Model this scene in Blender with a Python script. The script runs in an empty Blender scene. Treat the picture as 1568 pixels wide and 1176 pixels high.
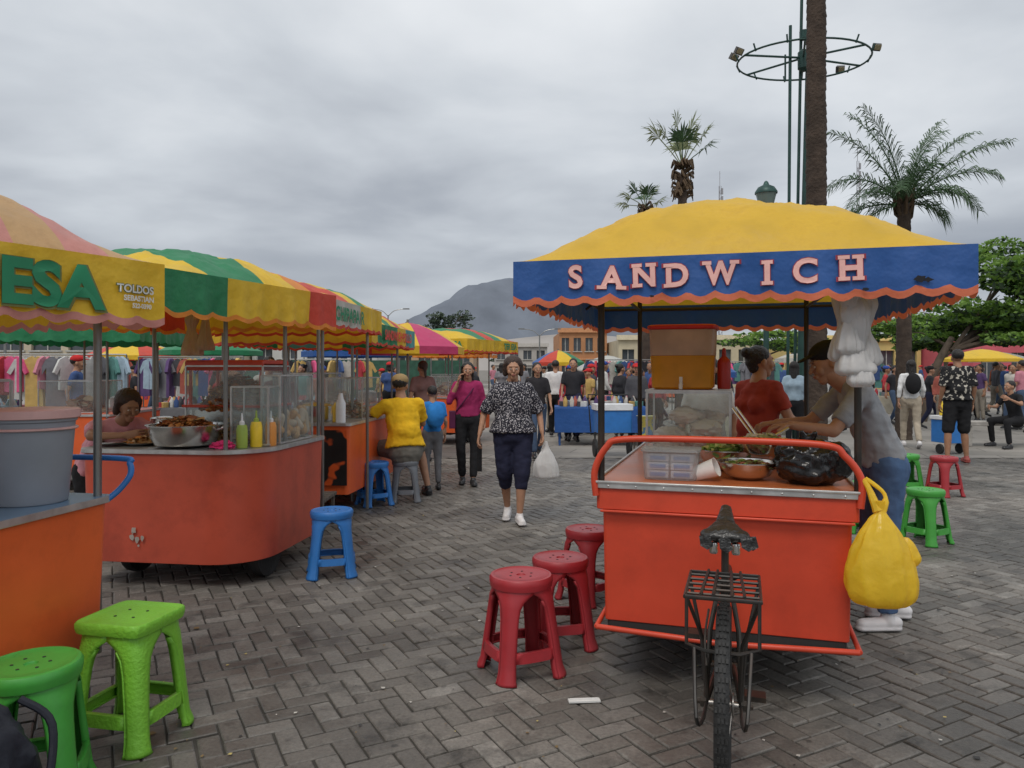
import bpy, math, random
import numpy as np
from mathutils import Vector, Matrix, noise, Euler
random.seed(7); rng=np.random.default_rng(7)
sc=bpy.context.scene
R=math.radians
# ------------------------------------------------------------------ materials
MC={}
def mat(name,col,rough=.6,metal=0,var=.15,vs=6,bump=0,bs=40,dirt=0,dirtcol=(.07,.055,.04),ds=3,trans=0,col2=None,ps=30,spec=.5,pt='noise',coat=0,th=(.5,.56)):
    if name in MC: return MC[name]
    m=bpy.data.materials.new(name); m.use_nodes=True; MC[name]=m
    nt=m.node_tree; N=nt.nodes; L=nt.links; b=N['Principled BSDF']
    tc=N.new('ShaderNodeTexCoord'); co=tc.outputs['Object']
    n1=N.new('ShaderNodeTexNoise'); n1.inputs['Scale'].default_value=vs; n1.inputs['Detail'].default_value=5
    L.new(co,n1.inputs['Vector'])
    mr=N.new('ShaderNodeMapRange'); mr.inputs[1].default_value=.3; mr.inputs[2].default_value=.7
    mr.inputs[3].default_value=1-var; mr.inputs[4].default_value=1+var; L.new(n1.outputs['Fac'],mr.inputs[0])
    src=None
    if col2 is not None:
        if pt=='voronoi':
            p=N.new('ShaderNodeTexVoronoi'); p.inputs['Scale'].default_value=ps; L.new(co,p.inputs['Vector']); po=p.outputs['Distance']
        else:
            p=N.new('ShaderNodeTexNoise'); p.inputs['Scale'].default_value=ps; p.inputs['Detail'].default_value=2; L.new(co,p.inputs['Vector']); po=p.outputs['Fac']
        cr=N.new('ShaderNodeMapRange'); cr.inputs[1].default_value=th[0]; cr.inputs[2].default_value=th[1]; L.new(po,cr.inputs[0])
        mx=N.new('ShaderNodeMixRGB'); mx.inputs[1].default_value=(*col,1); mx.inputs[2].default_value=(*col2,1); L.new(cr.outputs[0],mx.inputs[0]); src=mx.outputs[0]
    vm=N.new('ShaderNodeVectorMath'); vm.operation='MULTIPLY'
    if src: L.new(src,vm.inputs[0])
    else: vm.inputs[0].default_value=col
    L.new(mr.outputs[0],vm.inputs[1]); out=vm.outputs[0]
    if dirt:
        n2=N.new('ShaderNodeTexNoise'); n2.inputs['Scale'].default_value=ds; n2.inputs['Detail'].default_value=9; n2.inputs['Roughness'].default_value=.72
        L.new(co,n2.inputs['Vector']); r2=N.new('ShaderNodeMapRange'); r2.inputs[1].default_value=.48; r2.inputs[2].default_value=.72; r2.inputs[4].default_value=dirt
        L.new(n2.outputs['Fac'],r2.inputs[0]); m2=N.new('ShaderNodeMixRGB'); L.new(r2.outputs[0],m2.inputs[0]); L.new(out,m2.inputs[1]); m2.inputs[2].default_value=(*dirtcol,1); out=m2.outputs[0]
    L.new(out,b.inputs['Base Color'])
    b.inputs['Roughness'].default_value=rough; b.inputs['Metallic'].default_value=metal
    b.inputs['Specular IOR Level'].default_value=spec
    if coat: b.inputs['Coat Weight'].default_value=coat
    if rough<.7:
        r3=N.new('ShaderNodeMapRange'); r3.inputs[3].default_value=rough*.75; r3.inputs[4].default_value=min(1,rough*1.35); L.new(n1.outputs['Fac'],r3.inputs[0]); L.new(r3.outputs[0],b.inputs['Roughness'])
    if bump:
        n3=N.new('ShaderNodeTexNoise'); n3.inputs['Scale'].default_value=bs; n3.inputs['Detail'].default_value=4; L.new(co,n3.inputs['Vector'])
        bp=N.new('ShaderNodeBump'); bp.inputs['Strength'].default_value=bump; bp.inputs['Distance'].default_value=.02; L.new(n3.outputs['Fac'],bp.inputs['Height']); L.new(bp.outputs[0],b.inputs['Normal'])
    if trans:
        t=N.new('ShaderNodeBsdfTranslucent'); L.new(out,t.inputs['Color']); ms=N.new('ShaderNodeMixShader'); ms.inputs[0].default_value=trans
        L.new(b.outputs[0],ms.inputs[1]); L.new(t.outputs[0],ms.inputs[2]); L.new(ms.outputs[0],N['Material Output'].inputs[0])
    return m
def glassmat(name,tint=(.9,.95,.95),g=.14):
    if name in MC: return MC[name]
    m=bpy.data.materials.new(name); m.use_nodes=True; MC[name]=m; nt=m.node_tree; N=nt.nodes; L=nt.links; N.clear()
    o=N.new('ShaderNodeOutputMaterial'); t=N.new('ShaderNodeBsdfTransparent'); t.inputs[0].default_value=(*tint,1)
    gl=N.new('ShaderNodeBsdfGlossy'); gl.inputs['Roughness'].default_value=.08
    df=N.new('ShaderNodeBsdfDiffuse'); df.inputs[0].default_value=(*[c*.7 for c in tint],1)
    tc=N.new('ShaderNodeTexCoord'); n=N.new('ShaderNodeTexNoise'); n.inputs['Scale'].default_value=5; L.new(tc.outputs['Object'],n.inputs['Vector'])
    mr=N.new('ShaderNodeMapRange'); mr.inputs[3].default_value=g*.5; mr.inputs[4].default_value=g*1.6; L.new(n.outputs['Fac'],mr.inputs[0])
    a=N.new('ShaderNodeMixShader'); L.new(mr.outputs[0],a.inputs[0]); L.new(t.outputs[0],a.inputs[1]); L.new(df.outputs[0],a.inputs[2])
    bb=N.new('ShaderNodeMixShader'); bb.inputs[0].default_value=.07; L.new(a.outputs[0],bb.inputs[1]); L.new(gl.outputs[0],bb.inputs[2]); L.new(bb.outputs[0],o.inputs[0])
    return m
cloth=lambda n,c,**k: mat(n,c,**{**dict(rough=.85,var=.14,vs=9,bump=.3,bs=18,spec=.2),**k})
canvas=lambda n,c,**k: mat(n,c,**{**dict(rough=.5,var=.14,vs=4,bump=.9,bs=6,dirt=.5,ds=4,trans=.28,dirtcol=(c[0]*.55,c[1]*.48,c[2]*.45)),**k})
paint=lambda n,c,**k: mat(n,c,**{**dict(rough=.38,var=.09,vs=3,bump=.12,bs=6,dirt=.4,ds=4,dirtcol=(c[0]*.5,c[1]*.5,c[2]*.6)),**k})
plast=lambda n,c,**k: mat(n,c,**{**dict(rough=.38,var=.07,vs=8,dirt=.4,ds=9,dirtcol=(c[0]*.5+.01,c[1]*.5+.01,c[2]*.5+.01),trans=0),**k})
# ------------------------------------------------------------------ mesh builder
def sm(pts,k=6):
    P=[Vector(p) for p in pts]; out=[]
    for i in range(len(P)-1):
        p0=P[max(i-1,0)];p1=P[i];p2=P[i+1];p3=P[min(i+2,len(P)-1)]
        for j in range(k):
            t=j/k
            out.append(.5*((2*p1)+(p2-p0)*t+(2*p0-5*p1+4*p2-p3)*t*t+(3*p1-p0-3*p2+p3)*t**3))
    out.append(P[-1]); return out
class MB:
    def __init__(s): s.v=[];s.f=[];s.m=[]
    def add(s,vs,fs,m=0,M=None):
        o=len(s.v)
        if M is not None: vs=[M@Vector(v) for v in vs]
        s.v.extend([tuple(v) for v in vs]); s.f.extend([tuple(i+o for i in f) for f in fs]); s.m.extend([m]*len(fs))
    def box(s,c,d,m=0,rot=None,M=None):
        x,y,z=d[0]/2,d[1]/2,d[2]/2
        vs=[Vector(p) for p in [(-x,-y,-z),(x,-y,-z),(x,y,-z),(-x,y,-z),(-x,-y,z),(x,-y,z),(x,y,z),(-x,y,z)]]
        if rot:
            E=Euler(rot).to_matrix(); vs=[E@v for v in vs]
        vs=[v+Vector(c) for v in vs]
        s.add(vs,[(0,3,2,1),(4,5,6,7),(0,1,5,4),(1,2,6,5),(2,3,7,6),(3,0,4,7)],m,M)
    def tube(s,pts,r,m=0,n=8,M=None):
        P=[Vector(p) for p in pts]; rs=r if isinstance(r,(list,tuple)) else [r]*len(P)
        t=(P[1]-P[0]).normalized(); a=t.orthogonal().normalized(); vs=[]; fs=[]
        for i,p in enumerate(P):
            t=(P[min(i+1,len(P)-1)]-P[max(i-1,0)]).normalized()
            a=(a-t*a.dot(t)).normalized(); b=t.cross(a)
            for k in range(n):
                an=2*math.pi*k/n; vs.append(p+(a*math.cos(an)+b*math.sin(an))*rs[i])
        for i in range(len(P)-1):
            for k in range(n):
                fs.append((i*n+k,i*n+(k+1)%n,(i+1)*n+(k+1)%n,(i+1)*n+k))
        fs.append(tuple(range(n))[::-1]); fs.append(tuple((len(P)-1)*n+k for k in range(n)))
        s.add(vs,fs,m,M)
    def lathe(s,prof,c=(0,0,0),m=0,n=24,e=2,M=None,amp=0,fr=3,sq=(1,1),fine=.5,ridge=0):
        vs=[];fs=[];c=Vector(c)
        for (r,z) in prof:
            for k in range(n):
                a=2*math.pi*k/n; co,si=math.cos(a),math.sin(a)
                q=(abs(co)**e+abs(si)**e)**(-1/e) if e!=2 else 1
                rr=r*q
                if amp: rr*=1+amp*noise.noise(Vector((co*fr,si*fr,z*fr*2.2))+c*3)+amp*fine*noise.noise(Vector((co*fr*3,si*fr*3,z*fr*4)))
                if ridge: rr+=ridge*(.35-abs(noise.noise(Vector((co*2.2,si*2.2,z*4))+c*5))*1.8)*min(1,r/.06)
                vs.append((c.x+rr*co*sq[0],c.y+rr*si*sq[1],c.z+z))
        for i in range(len(prof)-1):
            for k in range(n): fs.append((i*n+k,i*n+(k+1)%n,(i+1)*n+(k+1)%n,(i+1)*n+k))
        fs.append(tuple(range(n))[::-1]); fs.append(tuple((len(prof)-1)*n+k for k in range(n)))
        s.add(vs,fs,m,M)
    def cap(s,p0,r0,p1,r1,m=0,side=None,fs=1.0,flat0=False,flat1=False,n=12,k=3,M=None,fs1=None):
        p0=Vector(p0);p1=Vector(p1); ax=(p1-p0)
        if ax.length<1e-6: ax=Vector((0,0,.001))
        ax=ax.normalized(); sd=Vector(side) if side is not None else ax.orthogonal()
        sd=(sd-ax*sd.dot(ax)).normalized(); fr=ax.cross(sd); fs1=fs if fs1 is None else fs1
        rings=[]
        if not flat0:
            for i in range(k): a=math.pi/2*(i+.35)/k; rings.append((p0-ax*r0*math.cos(a)*min(1,(fs+1)/2),r0*math.sin(a),fs))
        rings.append((p0,r0,fs)); rings.append((p1,r1,fs1))
        if not flat1:
            for i in range(k-1,-1,-1): a=math.pi/2*(i+.35)/k; rings.append((p1+ax*r1*math.cos(a)*min(1,(fs1+1)/2),r1*math.sin(a),fs1))
        vs=[];ff=[]
        for (p,r,f) in rings:
            for j in range(n):
                a=2*math.pi*j/n; vs.append(p+sd*r*math.cos(a)+fr*r*f*math.sin(a))
        for i in range(len(rings)-1):
            for j in range(n): ff.append((i*n+j,i*n+(j+1)%n,(i+1)*n+(j+1)%n,(i+1)*n+j))
        ff.append(tuple(range(n))[::-1]); ff.append(tuple((len(rings)-1)*n+j for j in range(n)))
        s.add(vs,ff,m,M)
    def ell(s,c,r,m=0,n=14,k=9,M=None,amp=0,fr=8,ridge=0):
        vs=[];fs=[];c=Vector(c)
        if not isinstance(r,(tuple,list)): r=(r,r,r)
        for i in range(k):
            a=math.pi*(i+.15)/(k-.7)
            for j in range(n):
                b=2*math.pi*j/n; d=Vector((math.sin(a)*math.cos(b),math.sin(a)*math.sin(b),math.cos(a)))
                q=1+(amp*noise.noise(d*fr+c*7)+amp*.5*noise.noise(d*fr*2.7) if amp else 0)
                if ridge: q+=ridge*(.35-abs(noise.noise(d*1.9+c*9))*2.0)+ridge*.35*(.35-abs(noise.noise(d*3.6+c*4))*2.0)
                vs.append((c.x+d.x*r[0]*q,c.y+d.y*r[1]*q,c.z+d.z*r[2]*q))
        for i in range(k-1):
            for j in range(n): fs.append((i*n+j,(i+1)*n+j,(i+1)*n+(j+1)%n,i*n+(j+1)%n))
        fs.append(tuple(range(n))); fs.append(tuple((k-1)*n+j for j in range(n))[::-1])
        s.add(vs,fs,m,M)
    def prism(s,pts,z0,z1,m=0,mt=None,M=None,sh=1.0):
        n=len(pts); cx=sum(p[0] for p in pts)/n; cy=sum(p[1] for p in pts)/n
        vs=[(cx+(p[0]-cx)*sh,cy+(p[1]-cy)*sh,z0) for p in pts]+[(p[0],p[1],z1) for p in pts]
        s.add(vs,[(i,(i+1)%n,n+(i+1)%n,n+i) for i in range(n)]+[tuple(range(n))[::-1]],m,M)
        s.add(vs[n:],[tuple(range(n))],m if mt is None else mt,M)
    def obj(s,name,mats,parent=None,loc=(0,0,0),rz=0,bevel=0,vox=0,smi=4,disp=0,dsz=.06,solid=0,sub=0,ang=38,soff=-1):
        me=bpy.data.meshes.new(name); me.from_pydata(s.v,[],s.f); 
        for mm in (mats if isinstance(mats,(list,tuple)) else [mats]): me.materials.append(mm)
        me.polygons.foreach_set('material_index',s.m); me.polygons.foreach_set('use_smooth',[True]*len(me.polygons)); me.update()
        if not vox: me.set_sharp_from_angle(angle=R(ang))
        o=bpy.data.objects.new(name,me); sc.collection.objects.link(o); o.location=loc; o.rotation_euler=(0,0,rz)
        if parent: o.parent=parent
        if vox:
            r=o.modifiers.new('r','REMESH'); r.mode='VOXEL'; r.voxel_size=vox; r.use_smooth_shade=True
            q=o.modifiers.new('s','SMOOTH'); q.factor=.5; q.iterations=smi
        if disp:
            key='clouds%.3f'%dsz
            t=bpy.data.textures.get(key) or bpy.data.textures.new(key,'CLOUDS'); t.noise_scale=dsz; t.noise_depth=2
            d=o.modifiers.new('d','DISPLACE'); d.texture=t; d.strength=disp; d.texture_coords='GLOBAL'
        if sub: q=o.modifiers.new('sub','SUBSURF'); q.levels=sub; q.render_levels=sub
        if solid: q=o.modifiers.new('so','SOLIDIFY'); q.thickness=solid; q.offset=soff
        if bevel: q=o.modifiers.new('b','BEVEL'); q.width=bevel; q.segments=2; q.limit_method='ANGLE'; q.angle_limit=R(40)
        return o
def empty(name,loc=(0,0,0),rz=0,parent=None):
    o=bpy.data.objects.new(name,None); sc.collection.objects.link(o); o.location=loc; o.rotation_euler=(0,0,rz); o.empty_display_size=.1
    if parent: o.parent=parent
    return o
def rrect(x0,x1,y0,y1,r=(0,0,0,0),k=7):
    out=[]
    for (cx,cy,a0,rr) in [(x0,y0,180,r[0]),(x1,y0,270,r[1]),(x1,y1,0,r[2]),(x0,y1,90,r[3])]:
        rr=max(rr,.012); sx=1 if cx==x0 else -1; sy=1 if cy==y0 else -1
        for j in range(k): a=R(a0+90*j/(k-1)); out.append((cx+sx*rr+rr*math.cos(a),cy+sy*rr+rr*math.sin(a)))
    return out
# ------------------------------------------------------------------ text on fabric
def textmesh(name,txt,size,bold,mp,m,parent,align='CENTER'):
    cu=bpy.data.curves.new(name,'FONT'); cu.body=txt; cu.size=size; cu.offset=bold; cu.align_x=align; cu.resolution_u=4
    o=bpy.data.objects.new(name+'_t',cu); sc.collection.objects.link(o); dg=bpy.context.evaluated_depsgraph_get()
    me=bpy.data.meshes.new_from_object(o.evaluated_get(dg)); bpy.data.objects.remove(o)
    xs=[v.co.x for v in me.vertices]; ys=[v.co.y for v in me.vertices]; bb=(min(xs),max(xs),min(ys),max(ys))
    for v in me.vertices: v.co=mp(v.co.x,v.co.y)
    me.materials.clear(); me.materials.append(m); ob=bpy.data.objects.new(name,me); sc.collection.objects.link(ob); ob.parent=parent
    return ob,bb
# ------------------------------------------------------------------ canopy
def wave(l,q,seed): return (.013*math.sin(14*l+seed)+.008*math.sin(37*l+seed*2))*q
def canopy(root,x0,x1,y0,y1,z,h,vh,topf,valf,mats,trim,seed=1.0,scw=.11,sdep=.022,nx=44,ny=44,trimh=.03,es=2.2,et=2.4,wr=1.0):
    mb=MB(); vs=[]
    for j in range(ny+1):
        for i in range(nx+1):
            s=-1+2*i/nx; t=-1+2*j/ny
            s=math.copysign(abs(s)**.8,s) if s else 0; t=math.copysign(abs(t)**.8,t) if t else 0
            zz=z+h*(1-abs(s)**es)*(1-abs(t)**et)
            w=(1-abs(s)**8)*(1-abs(t)**8)
            zz+=-.016*w*abs(math.sin(math.pi*2*((t if et>es else s)+1)))
            zz+=wr*w*(.016*noise.noise(Vector((s*3+seed,t*5,seed)))+.014*noise.noise(Vector((s*8,t*7+seed,seed)))-.014*abs(noise.noise(Vector((s*9+t*6,t*5+seed,seed))))+.008*abs(noise.noise(Vector((s*19,t*13+seed,seed)))))
            vs.append((x0+(x1-x0)*(s+1)/2,y0+(y1-y0)*(t+1)/2,zz))
    mb.v.extend(vs)
    for j in range(ny):
        for i in range(nx):
            a=j*(nx+1)+i; c=vs[a]; mb.f.append((a,a+1,a+nx+2,a+nx+1)); mb.m.append(topf(min(.999,max(0,(c[0]-x0)/(x1-x0)+.5/nx)),min(.999,max(0,(c[1]-y0)/(y1-y0)+.5/ny))))
    sides=[((x0,y0),(x1,y0),(0,-1)),((x1,y0),(x1,y1),(1,0)),((x1,y1),(x0,y1),(0,1)),((x0,y1),(x0,y0),(-1,0))]
    for si,(a,b,nn) in enumerate(sides):
        L=math.dist(a,b); n=int(L/.02); rows=[0,.3,.6,1-trimh/vh,1.0]; vs=[]
        for q in rows:
            for k in range(n+1):
                l=L*k/n; w=wave(l,q,seed+si)*min(1,l/.15,(L-l)/.15); f=k/n
                zz=z-vh*q
                if q>.7: zz-=sdep*abs(math.sin(math.pi*l/scw))+.010*noise.noise(Vector((l*9,seed,si)))
                vs.append((a[0]+(b[0]-a[0])*f+nn[0]*w,a[1]+(b[1]-a[1])*f+nn[1]*w,zz))
        o=len(mb.v); mb.v.extend(vs)
        for r in range(4):
            for k in range(n):
                mb.f.append((o+r*(n+1)+k,o+r*(n+1)+k+1,o+(r+1)*(n+1)+k+1,o+(r+1)*(n+1)+k)); mb.m.append(trim if r==3 else valf(si,(k+.5)/n))
    return mb.obj('canvas',mats,root,ang=55)
def canopy_frame(root,x0,x1,y0,y1,z,h,m,poles,pz,pr=.016,es=2.2,et=2.4):
    mb=MB(); i=.03
    c=[(x0+i,y0+i,z-.03),(x1-i,y0+i,z-.03),(x1-i,y1-i,z-.03),(x0+i,y1-i,z-.03)]
    for k in range(4): mb.tube([c[k],c[(k+1)%4]],.010,0)
    for t in (-.5,0,.5):
        if et>=es: mb.tube([(x0+(x1-x0)*(s+1)/2,y0+(y1-y0)*(t+1)/2,z-.07+h*(1-abs(s)**es)*(1-abs(t)**et)) for s in [q/6-1 for q in range(13)]],.009,0)
        else: mb.tube([(x0+(x1-x0)*(t+1)/2,y0+(y1-y0)*(s+1)/2,z-.07+h*(1-abs(t)**es)*(1-abs(s)**et)) for s in [q/6-1 for q in range(13)]],.009,0)
    for p in poles:
        mb.tube([(p[0],p[1],pz),(p[0],p[1],z+.02)],pr,0,n=10)
    if len(poles)>=4:
        for k in range(4):
            a=poles[k];b=poles[(k+1)%4]; mb.tube([(a[0],a[1],z-.06),(b[0],b[1],z-.06)],.010,0)
    return mb.obj('frame',m,root)
# ------------------------------------------------------------------ stool
def stool(loc,rz,m,sq=False,s=1.0,name='plastic_stool'):
    mb=MB(); Z=[0,.012,.05,.095,.135,.2,.28,.33,.362,.382,.396,.43]; W=[14,12.5,12,12,12.5,13.5,15.5,19,26,36,45,45]
    def pt(a,z,ins=1):
        t=z/.43; n=(5 if sq else 3.4)*(1-t)+(6 if sq else 2.1)*t; Rr=((.168 if sq else .178)*(1-t)+(.128 if sq else .136)*t)*ins
        if z<.02: Rr*=1.05
        c,q=math.cos(a),math.sin(a); k=(abs(c)**n+abs(q)**n)**(-1/n); return (Rr*k*c,Rr*k*q,z)
    for g in range(4):
        a0=45+90*g; vs=[];fs=[];C=9
        for z,w in zip(Z,W):
            for c in range(C): 
                u=-1+2*c/(C-1); vs.append(pt(R(a0+u*w),z,1+((.02 if sq else .035)*(1-abs(u)**3) if z<.37 else 0)))
        for i in range(len(Z)-1):
            for c in range(C-1): fs.append((i*C+c,i*C+c+1,(i+1)*C+c+1,(i+1)*C+c))
        mb.add(vs,fs)
        for u in (-1,1):
            vv=[];ff=[]
            for z,w in list(zip(Z,W))[:9]:
                p=pt(R(a0+u*w),z); q=(p[0]*.86,p[1]*.86,z); vv+= [p,q]
            for i in range(8): ff.append((2*i,2*i+1,2*i+3,2*i+2))
            mb.add(vv,ff)
        vs=[];fs=[];C=7
        for z,ins in ((.092,.86),(.092,.985),(.138,.985),(.138,.86)):
            for c in range(C): vs.append(pt(R(a0+12+(66)*c/(C-1)),z,ins))
        for i in range(3):
            for c in range(C-1): fs.append((i*C+c,i*C+c+1,(i+1)*C+c+1,(i+1)*C+c))
        mb.add(vs,fs)
    if sq:
        rt=.140; mb.lathe([(rt*.95,.415),(rt*1.0,.417),(rt*1.03,.435),(rt*1.03,.452),(rt*1.0,.459),(rt*.94,.460),(rt*.90,.457),(rt*.6,.4565),(rt*.1,.456)],m=0,n=48,e=9)
    else:
        rt=.138; mb.lathe([(rt*1.0,.405),(rt*1.07,.408),(rt*1.10,.43),(rt*1.10,.447),(rt*1.05,.458),(rt*.97,.46),(rt*.93,.456),(rt*.6,.455),(rt*.2,.4545),(rt*.16,.4545),(rt*.14,.449),(rt*.06,.449)],m=0,n=40,e=2)
    mb.v=[(x*s,y*s,z*s) for x,y,z in mb.v]
    o=mb.obj(name,m,None,(loc[0],loc[1],.004),rz,solid=.006)
    hb=MB()
    for k in range(6 if not sq else 4):
        a=k*math.pi/3 if not sq else k*math.pi/2+.78; r=.055*s
        hb.lathe([(.006,0),(.006,.002),(.001,.002)],(r*math.cos(a),r*math.sin(a),(.4545 if not sq else .4565)*s),n=8)
    hb.obj('drain_holes',mat('hole_dark',(.02,.02,.02)),o)
    return o
# ------------------------------------------------------------------ people
SK=mat('skin_tan',(.40,.215,.135),rough=.5,var=.08,vs=20,spec=.35); SK2=mat('skin_brown',(.33,.17,.10),rough=.5,var=.08,vs=20,spec=.35)
HR=mat('hair_black',(.014,.011,.010),rough=.45,var=.3,vs=40,bump=.6,bs=90); HR2=mat('hair_brown',(.040,.020,.013),rough=.5,var=.3,vs=40,bump=.6,bs=90)
EYW=mat('eye_white',(.60,.56,.52),rough=.3); EYD=mat('eye_dark',(.04,.022,.016),rough=.3); BRW=mat('brow_brown',(.15,.085,.055),rough=.8); LIP=mat('lips',(.33,.11,.09),rough=.5)
WH=plast('white_plastic',(.75,.76,.78)); SHW=mat('sneaker_white',(.66,.64,.64),rough=.5); SHB=mat('shoe_black',(.02,.02,.022),rough=.4)
def hand(mb,w,d,nrm,s,curl=.5,left=True):
    d=d.normalized(); nrm=(nrm-d*nrm.dot(d)).normalized(); sd=d.cross(nrm)*(1 if left else -1)
    mb.cap(w-d*.01*s,.026*s,w+d*.075*s,.038*s,side=sd,fs=.6,fs1=.34)
    for off,ln in ((-.030,.055),(-.010,.068),(.011,.074),(.031,.066)):
        b=w+d*.08*s+sd*off*s; d1=(d*math.cos(curl*.6)+nrm*math.sin(curl*.6)); d2=(d*math.cos(curl*1.5)+nrm*math.sin(curl*1.5)); d3=(d*math.cos(curl*2.3)+nrm*math.sin(curl*2.3))
        p1=b+d1*ln*.45*s;p2=p1+d2*ln*.32*s;p3=p2+d3*ln*.25*s
        mb.cap(b-d*.012*s,.0092*s,p1,.0088*s,n=8); mb.cap(p1,.0088*s,p2,.008*s,n=8); mb.cap(p2,.008*s,p3,.007*s,n=8)
    b=w+d*.022*s+sd*.030*s; d1=(d*.72+sd*.62+nrm*.25).normalized(); d2=(d*.88+sd*.3+nrm*.4).normalized()
    mb.cap(b,.013*s,b+d1*.035*s,.011*s,n=8); mb.cap(b+d1*.035*s,.011*s,b+d1*.035*s+d2*.03*s,.009*s,n=8)
def person(name,loc,rz,h=1.62,J=None,shirt=None,pants=None,skin=SK,hairm=HR,shoe=SHB,sleeve=.75,leg=1.97,g=1.0,vox=.024,hair='short',yaw=0,pitch=0,hat=None,fem=False,hem=.0,curl=.6,loose=1.0):
    s=h/1.65
    D=dict(pel=(0,0,.93),waist=(0,0,1.06),chest=(0,0,1.25),neck=(0,.012,1.41),head=(0,-.02,1.535),shL=(.165,.0,1.35),elL=(.215,.03,1.09),wrL=(.225,-.05,.86),hipL=(.085,0,.90),knL=(.095,-.02,.49),anL=(.095,.03,.085),
           shR=(-.165,.0,1.35),elR=(-.215,.03,1.09),wrR=(-.225,-.05,.86),hipR=(-.085,0,.90),knR=(-.095,-.02,.49),anR=(-.095,.03,.085))
    if fem:
        for k in ('shL','shR'): D[k]=(D[k][0]*.9,0,1.34)
    if J: D.update(J)
    V={k:Vector(v)*s for k,v in D.items() if not k.startswith('h_') and len(v)==3}
    root=empty(name,(loc[0],loc[1],loc[2] if len(loc)>2 else .004),rz)
    side=(V['shL']-V['shR']).normalized(); hs=(V['hipL']-V['hipR']).normalized()
    b=MB(); t=MB(); p=MB(); sh=MB(); hd=MB()
    up=(V['neck']-V['pel']).normalized(); fwd=side.cross(up)*-1
    b.cap(V['chest'],.11*s,V['pel'],.11*s,side=side,fs=.7)
    b.cap(V['neck']-up*.03*s,.062*s,V['head']+Vector((0,0,-.05))*s,.05*s)
    for q in 'LR':
        b.cap(V['sh'+q],.045*s,V['chest'],.09*s)
        b.cap(V['sh'+q],.046*s*(1+.3*(g-1)),V['el'+q],.037*s,); b.cap(V['el'+q],.037*s,V['wr'+q],.024*s)
        b.cap(V['hip'+q],.085*s,V['kn'+q],.052*s); b.cap(V['kn'+q],.050*s,V['kn'+q].lerp(V['an'+q],.35),.053*s); b.cap(V['kn'+q].lerp(V['an'+q],.35),.053*s,V['an'+q],.032*s)
        d=(V['wr'+q]-V['el'+q]); nn=-side if q=='L' else side
        if 'h_'+q in D: d=Vector(D['h_'+q])
        if 'n_'+q in D: nn=Vector(D['n_'+q])
        hand(hd,V['wr'+q],d,nn,s,curl,q=='L')
        sl=sleeve; r0=.060*s*(1+.5*(g-1)); r1=.053*s*loose*(1+.5*(g-1))
        e1=V['sh'+q].lerp(V['el'+q],min(1,sl)); t.cap(V['sh'+q],r0,e1,r1 if sl<1 else .046*s,flat1=sl<1)
        if sl>1: t.cap(V['el'+q],.046*s,V['el'+q].lerp(V['wr'+q],sl-1),.036*s,flat1=True)
        t.cap(V['sh'+q],.058*s,V['neck']-up*.035*s,.055*s); t.cap(V['sh'+q]-up*.03*s,.06*s,V['chest'],.10*s*g,side=side,fs=.8)
        lg=leg; k1=V['hip'+q].lerp(V['kn'+q],min(1,lg)); p.cap(V['hip'+q],.098*s*(1+.7*(g-1)),k1,(.066 if lg>=1 else .08)*s*loose*(1+.4*(g-1)),flat1=lg<1)
        if lg>1: p.cap(V['kn'+q],.066*s*loose*(1+.4*(g-1)),V['kn'+q].lerp(V['an'+q],min(lg-1,.98)),.052*s*loose,flat1=True)
        fd=Vector(D['toe'+q])*1.0 if 'toe'+q in D else Vector((.12 if q=='L' else -.12,-1,0)); fd=fd.normalized()
        a=V['an'+q]; zz=a.z-.085*s
        sh.cap(Vector((a.x,a.y,zz+.045*s))-fd*.045*s,.040*s,Vector((a.x,a.y,zz+.036*s))+fd*.14*s,.036*s,side=fd.cross(Vector((0,0,1))),fs=.85)
        sh.cap(Vector((a.x,a.y,zz+.05*s)),.042*s,a,.036*s)
        sh.cap(Vector((a.x,a.y,zz+.016*s))-fd*.05*s,.042*s,Vector((a.x,a.y,zz+.016*s))+fd*.15*s,.044*s,side=fd.cross(Vector((0,0,1))),fs=.36)
    t.cap(V['chest']+up*.03*s,.148*s*(1+.8*(g-1)),V['chest']-up*.06*s,.15*s*g,side=side,fs=.68)
    t.cap(V['chest']-up*.05*s,.15*s*g,V['waist'],.140*s*g,side=side,fs=.70,fs1=.76)
    t.cap(V['waist'],.140*s*g,V['pel']-up*(.01+hem)*s,.163*s*g*loose,side=side,fs=.76,fs1=.74,flat1=True)
    if fem:
        for q in (-1,1): t.ell(V['chest']+side*q*.065*s-up*.03*s+fwd*.075*s*g,(.062*s*g,.06*s*g,.062*s*g))
    if g>1.1: t.ell(V['waist']+fwd*.05*s,(.13*s*g,.10*s*g,.12*s))
    p.cap(V['pel']+up*.06*s,.135*s*g,V['pel']-up*.05*s,.152*s*g,side=hs,fs=.76)
    b.obj('body',skin,root,vox=vox,smi=3); hd.obj('hands',skin,root)
    t.obj('shirt',shirt,root,vox=vox,smi=3,disp=.026 if vox<.02 else 0,dsz=.07); p.obj('trousers',pants,root,vox=vox,smi=3,disp=.018 if vox<.02 else 0,dsz=.06)
    sh.obj('shoes',shoe,root,vox=vox*.6,smi=2)
    hr=bpy.data.objects.new('head',None); sc.collection.objects.link(hr); hr.parent=root; hr.location=V['head']; hr.rotation_euler=(pitch,0,yaw); hr.scale=(s,s,s); hr.empty_display_size=.05
    m=MB(); m.ell((0,.012,.03),(.073,.092,.085),n=20,k=14); m.cap((0,-.015,-.02),.062,(0,-.048,-.078),.032); m.ell((0,-.03,.01),(.066,.058,.06))
    for q in (-1,1):
        m.ell((q*.034,-.062,-.022),(.026,.022,.028)); m.ell((q*.075,.008,-.004),(.010,.018,.030))
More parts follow.
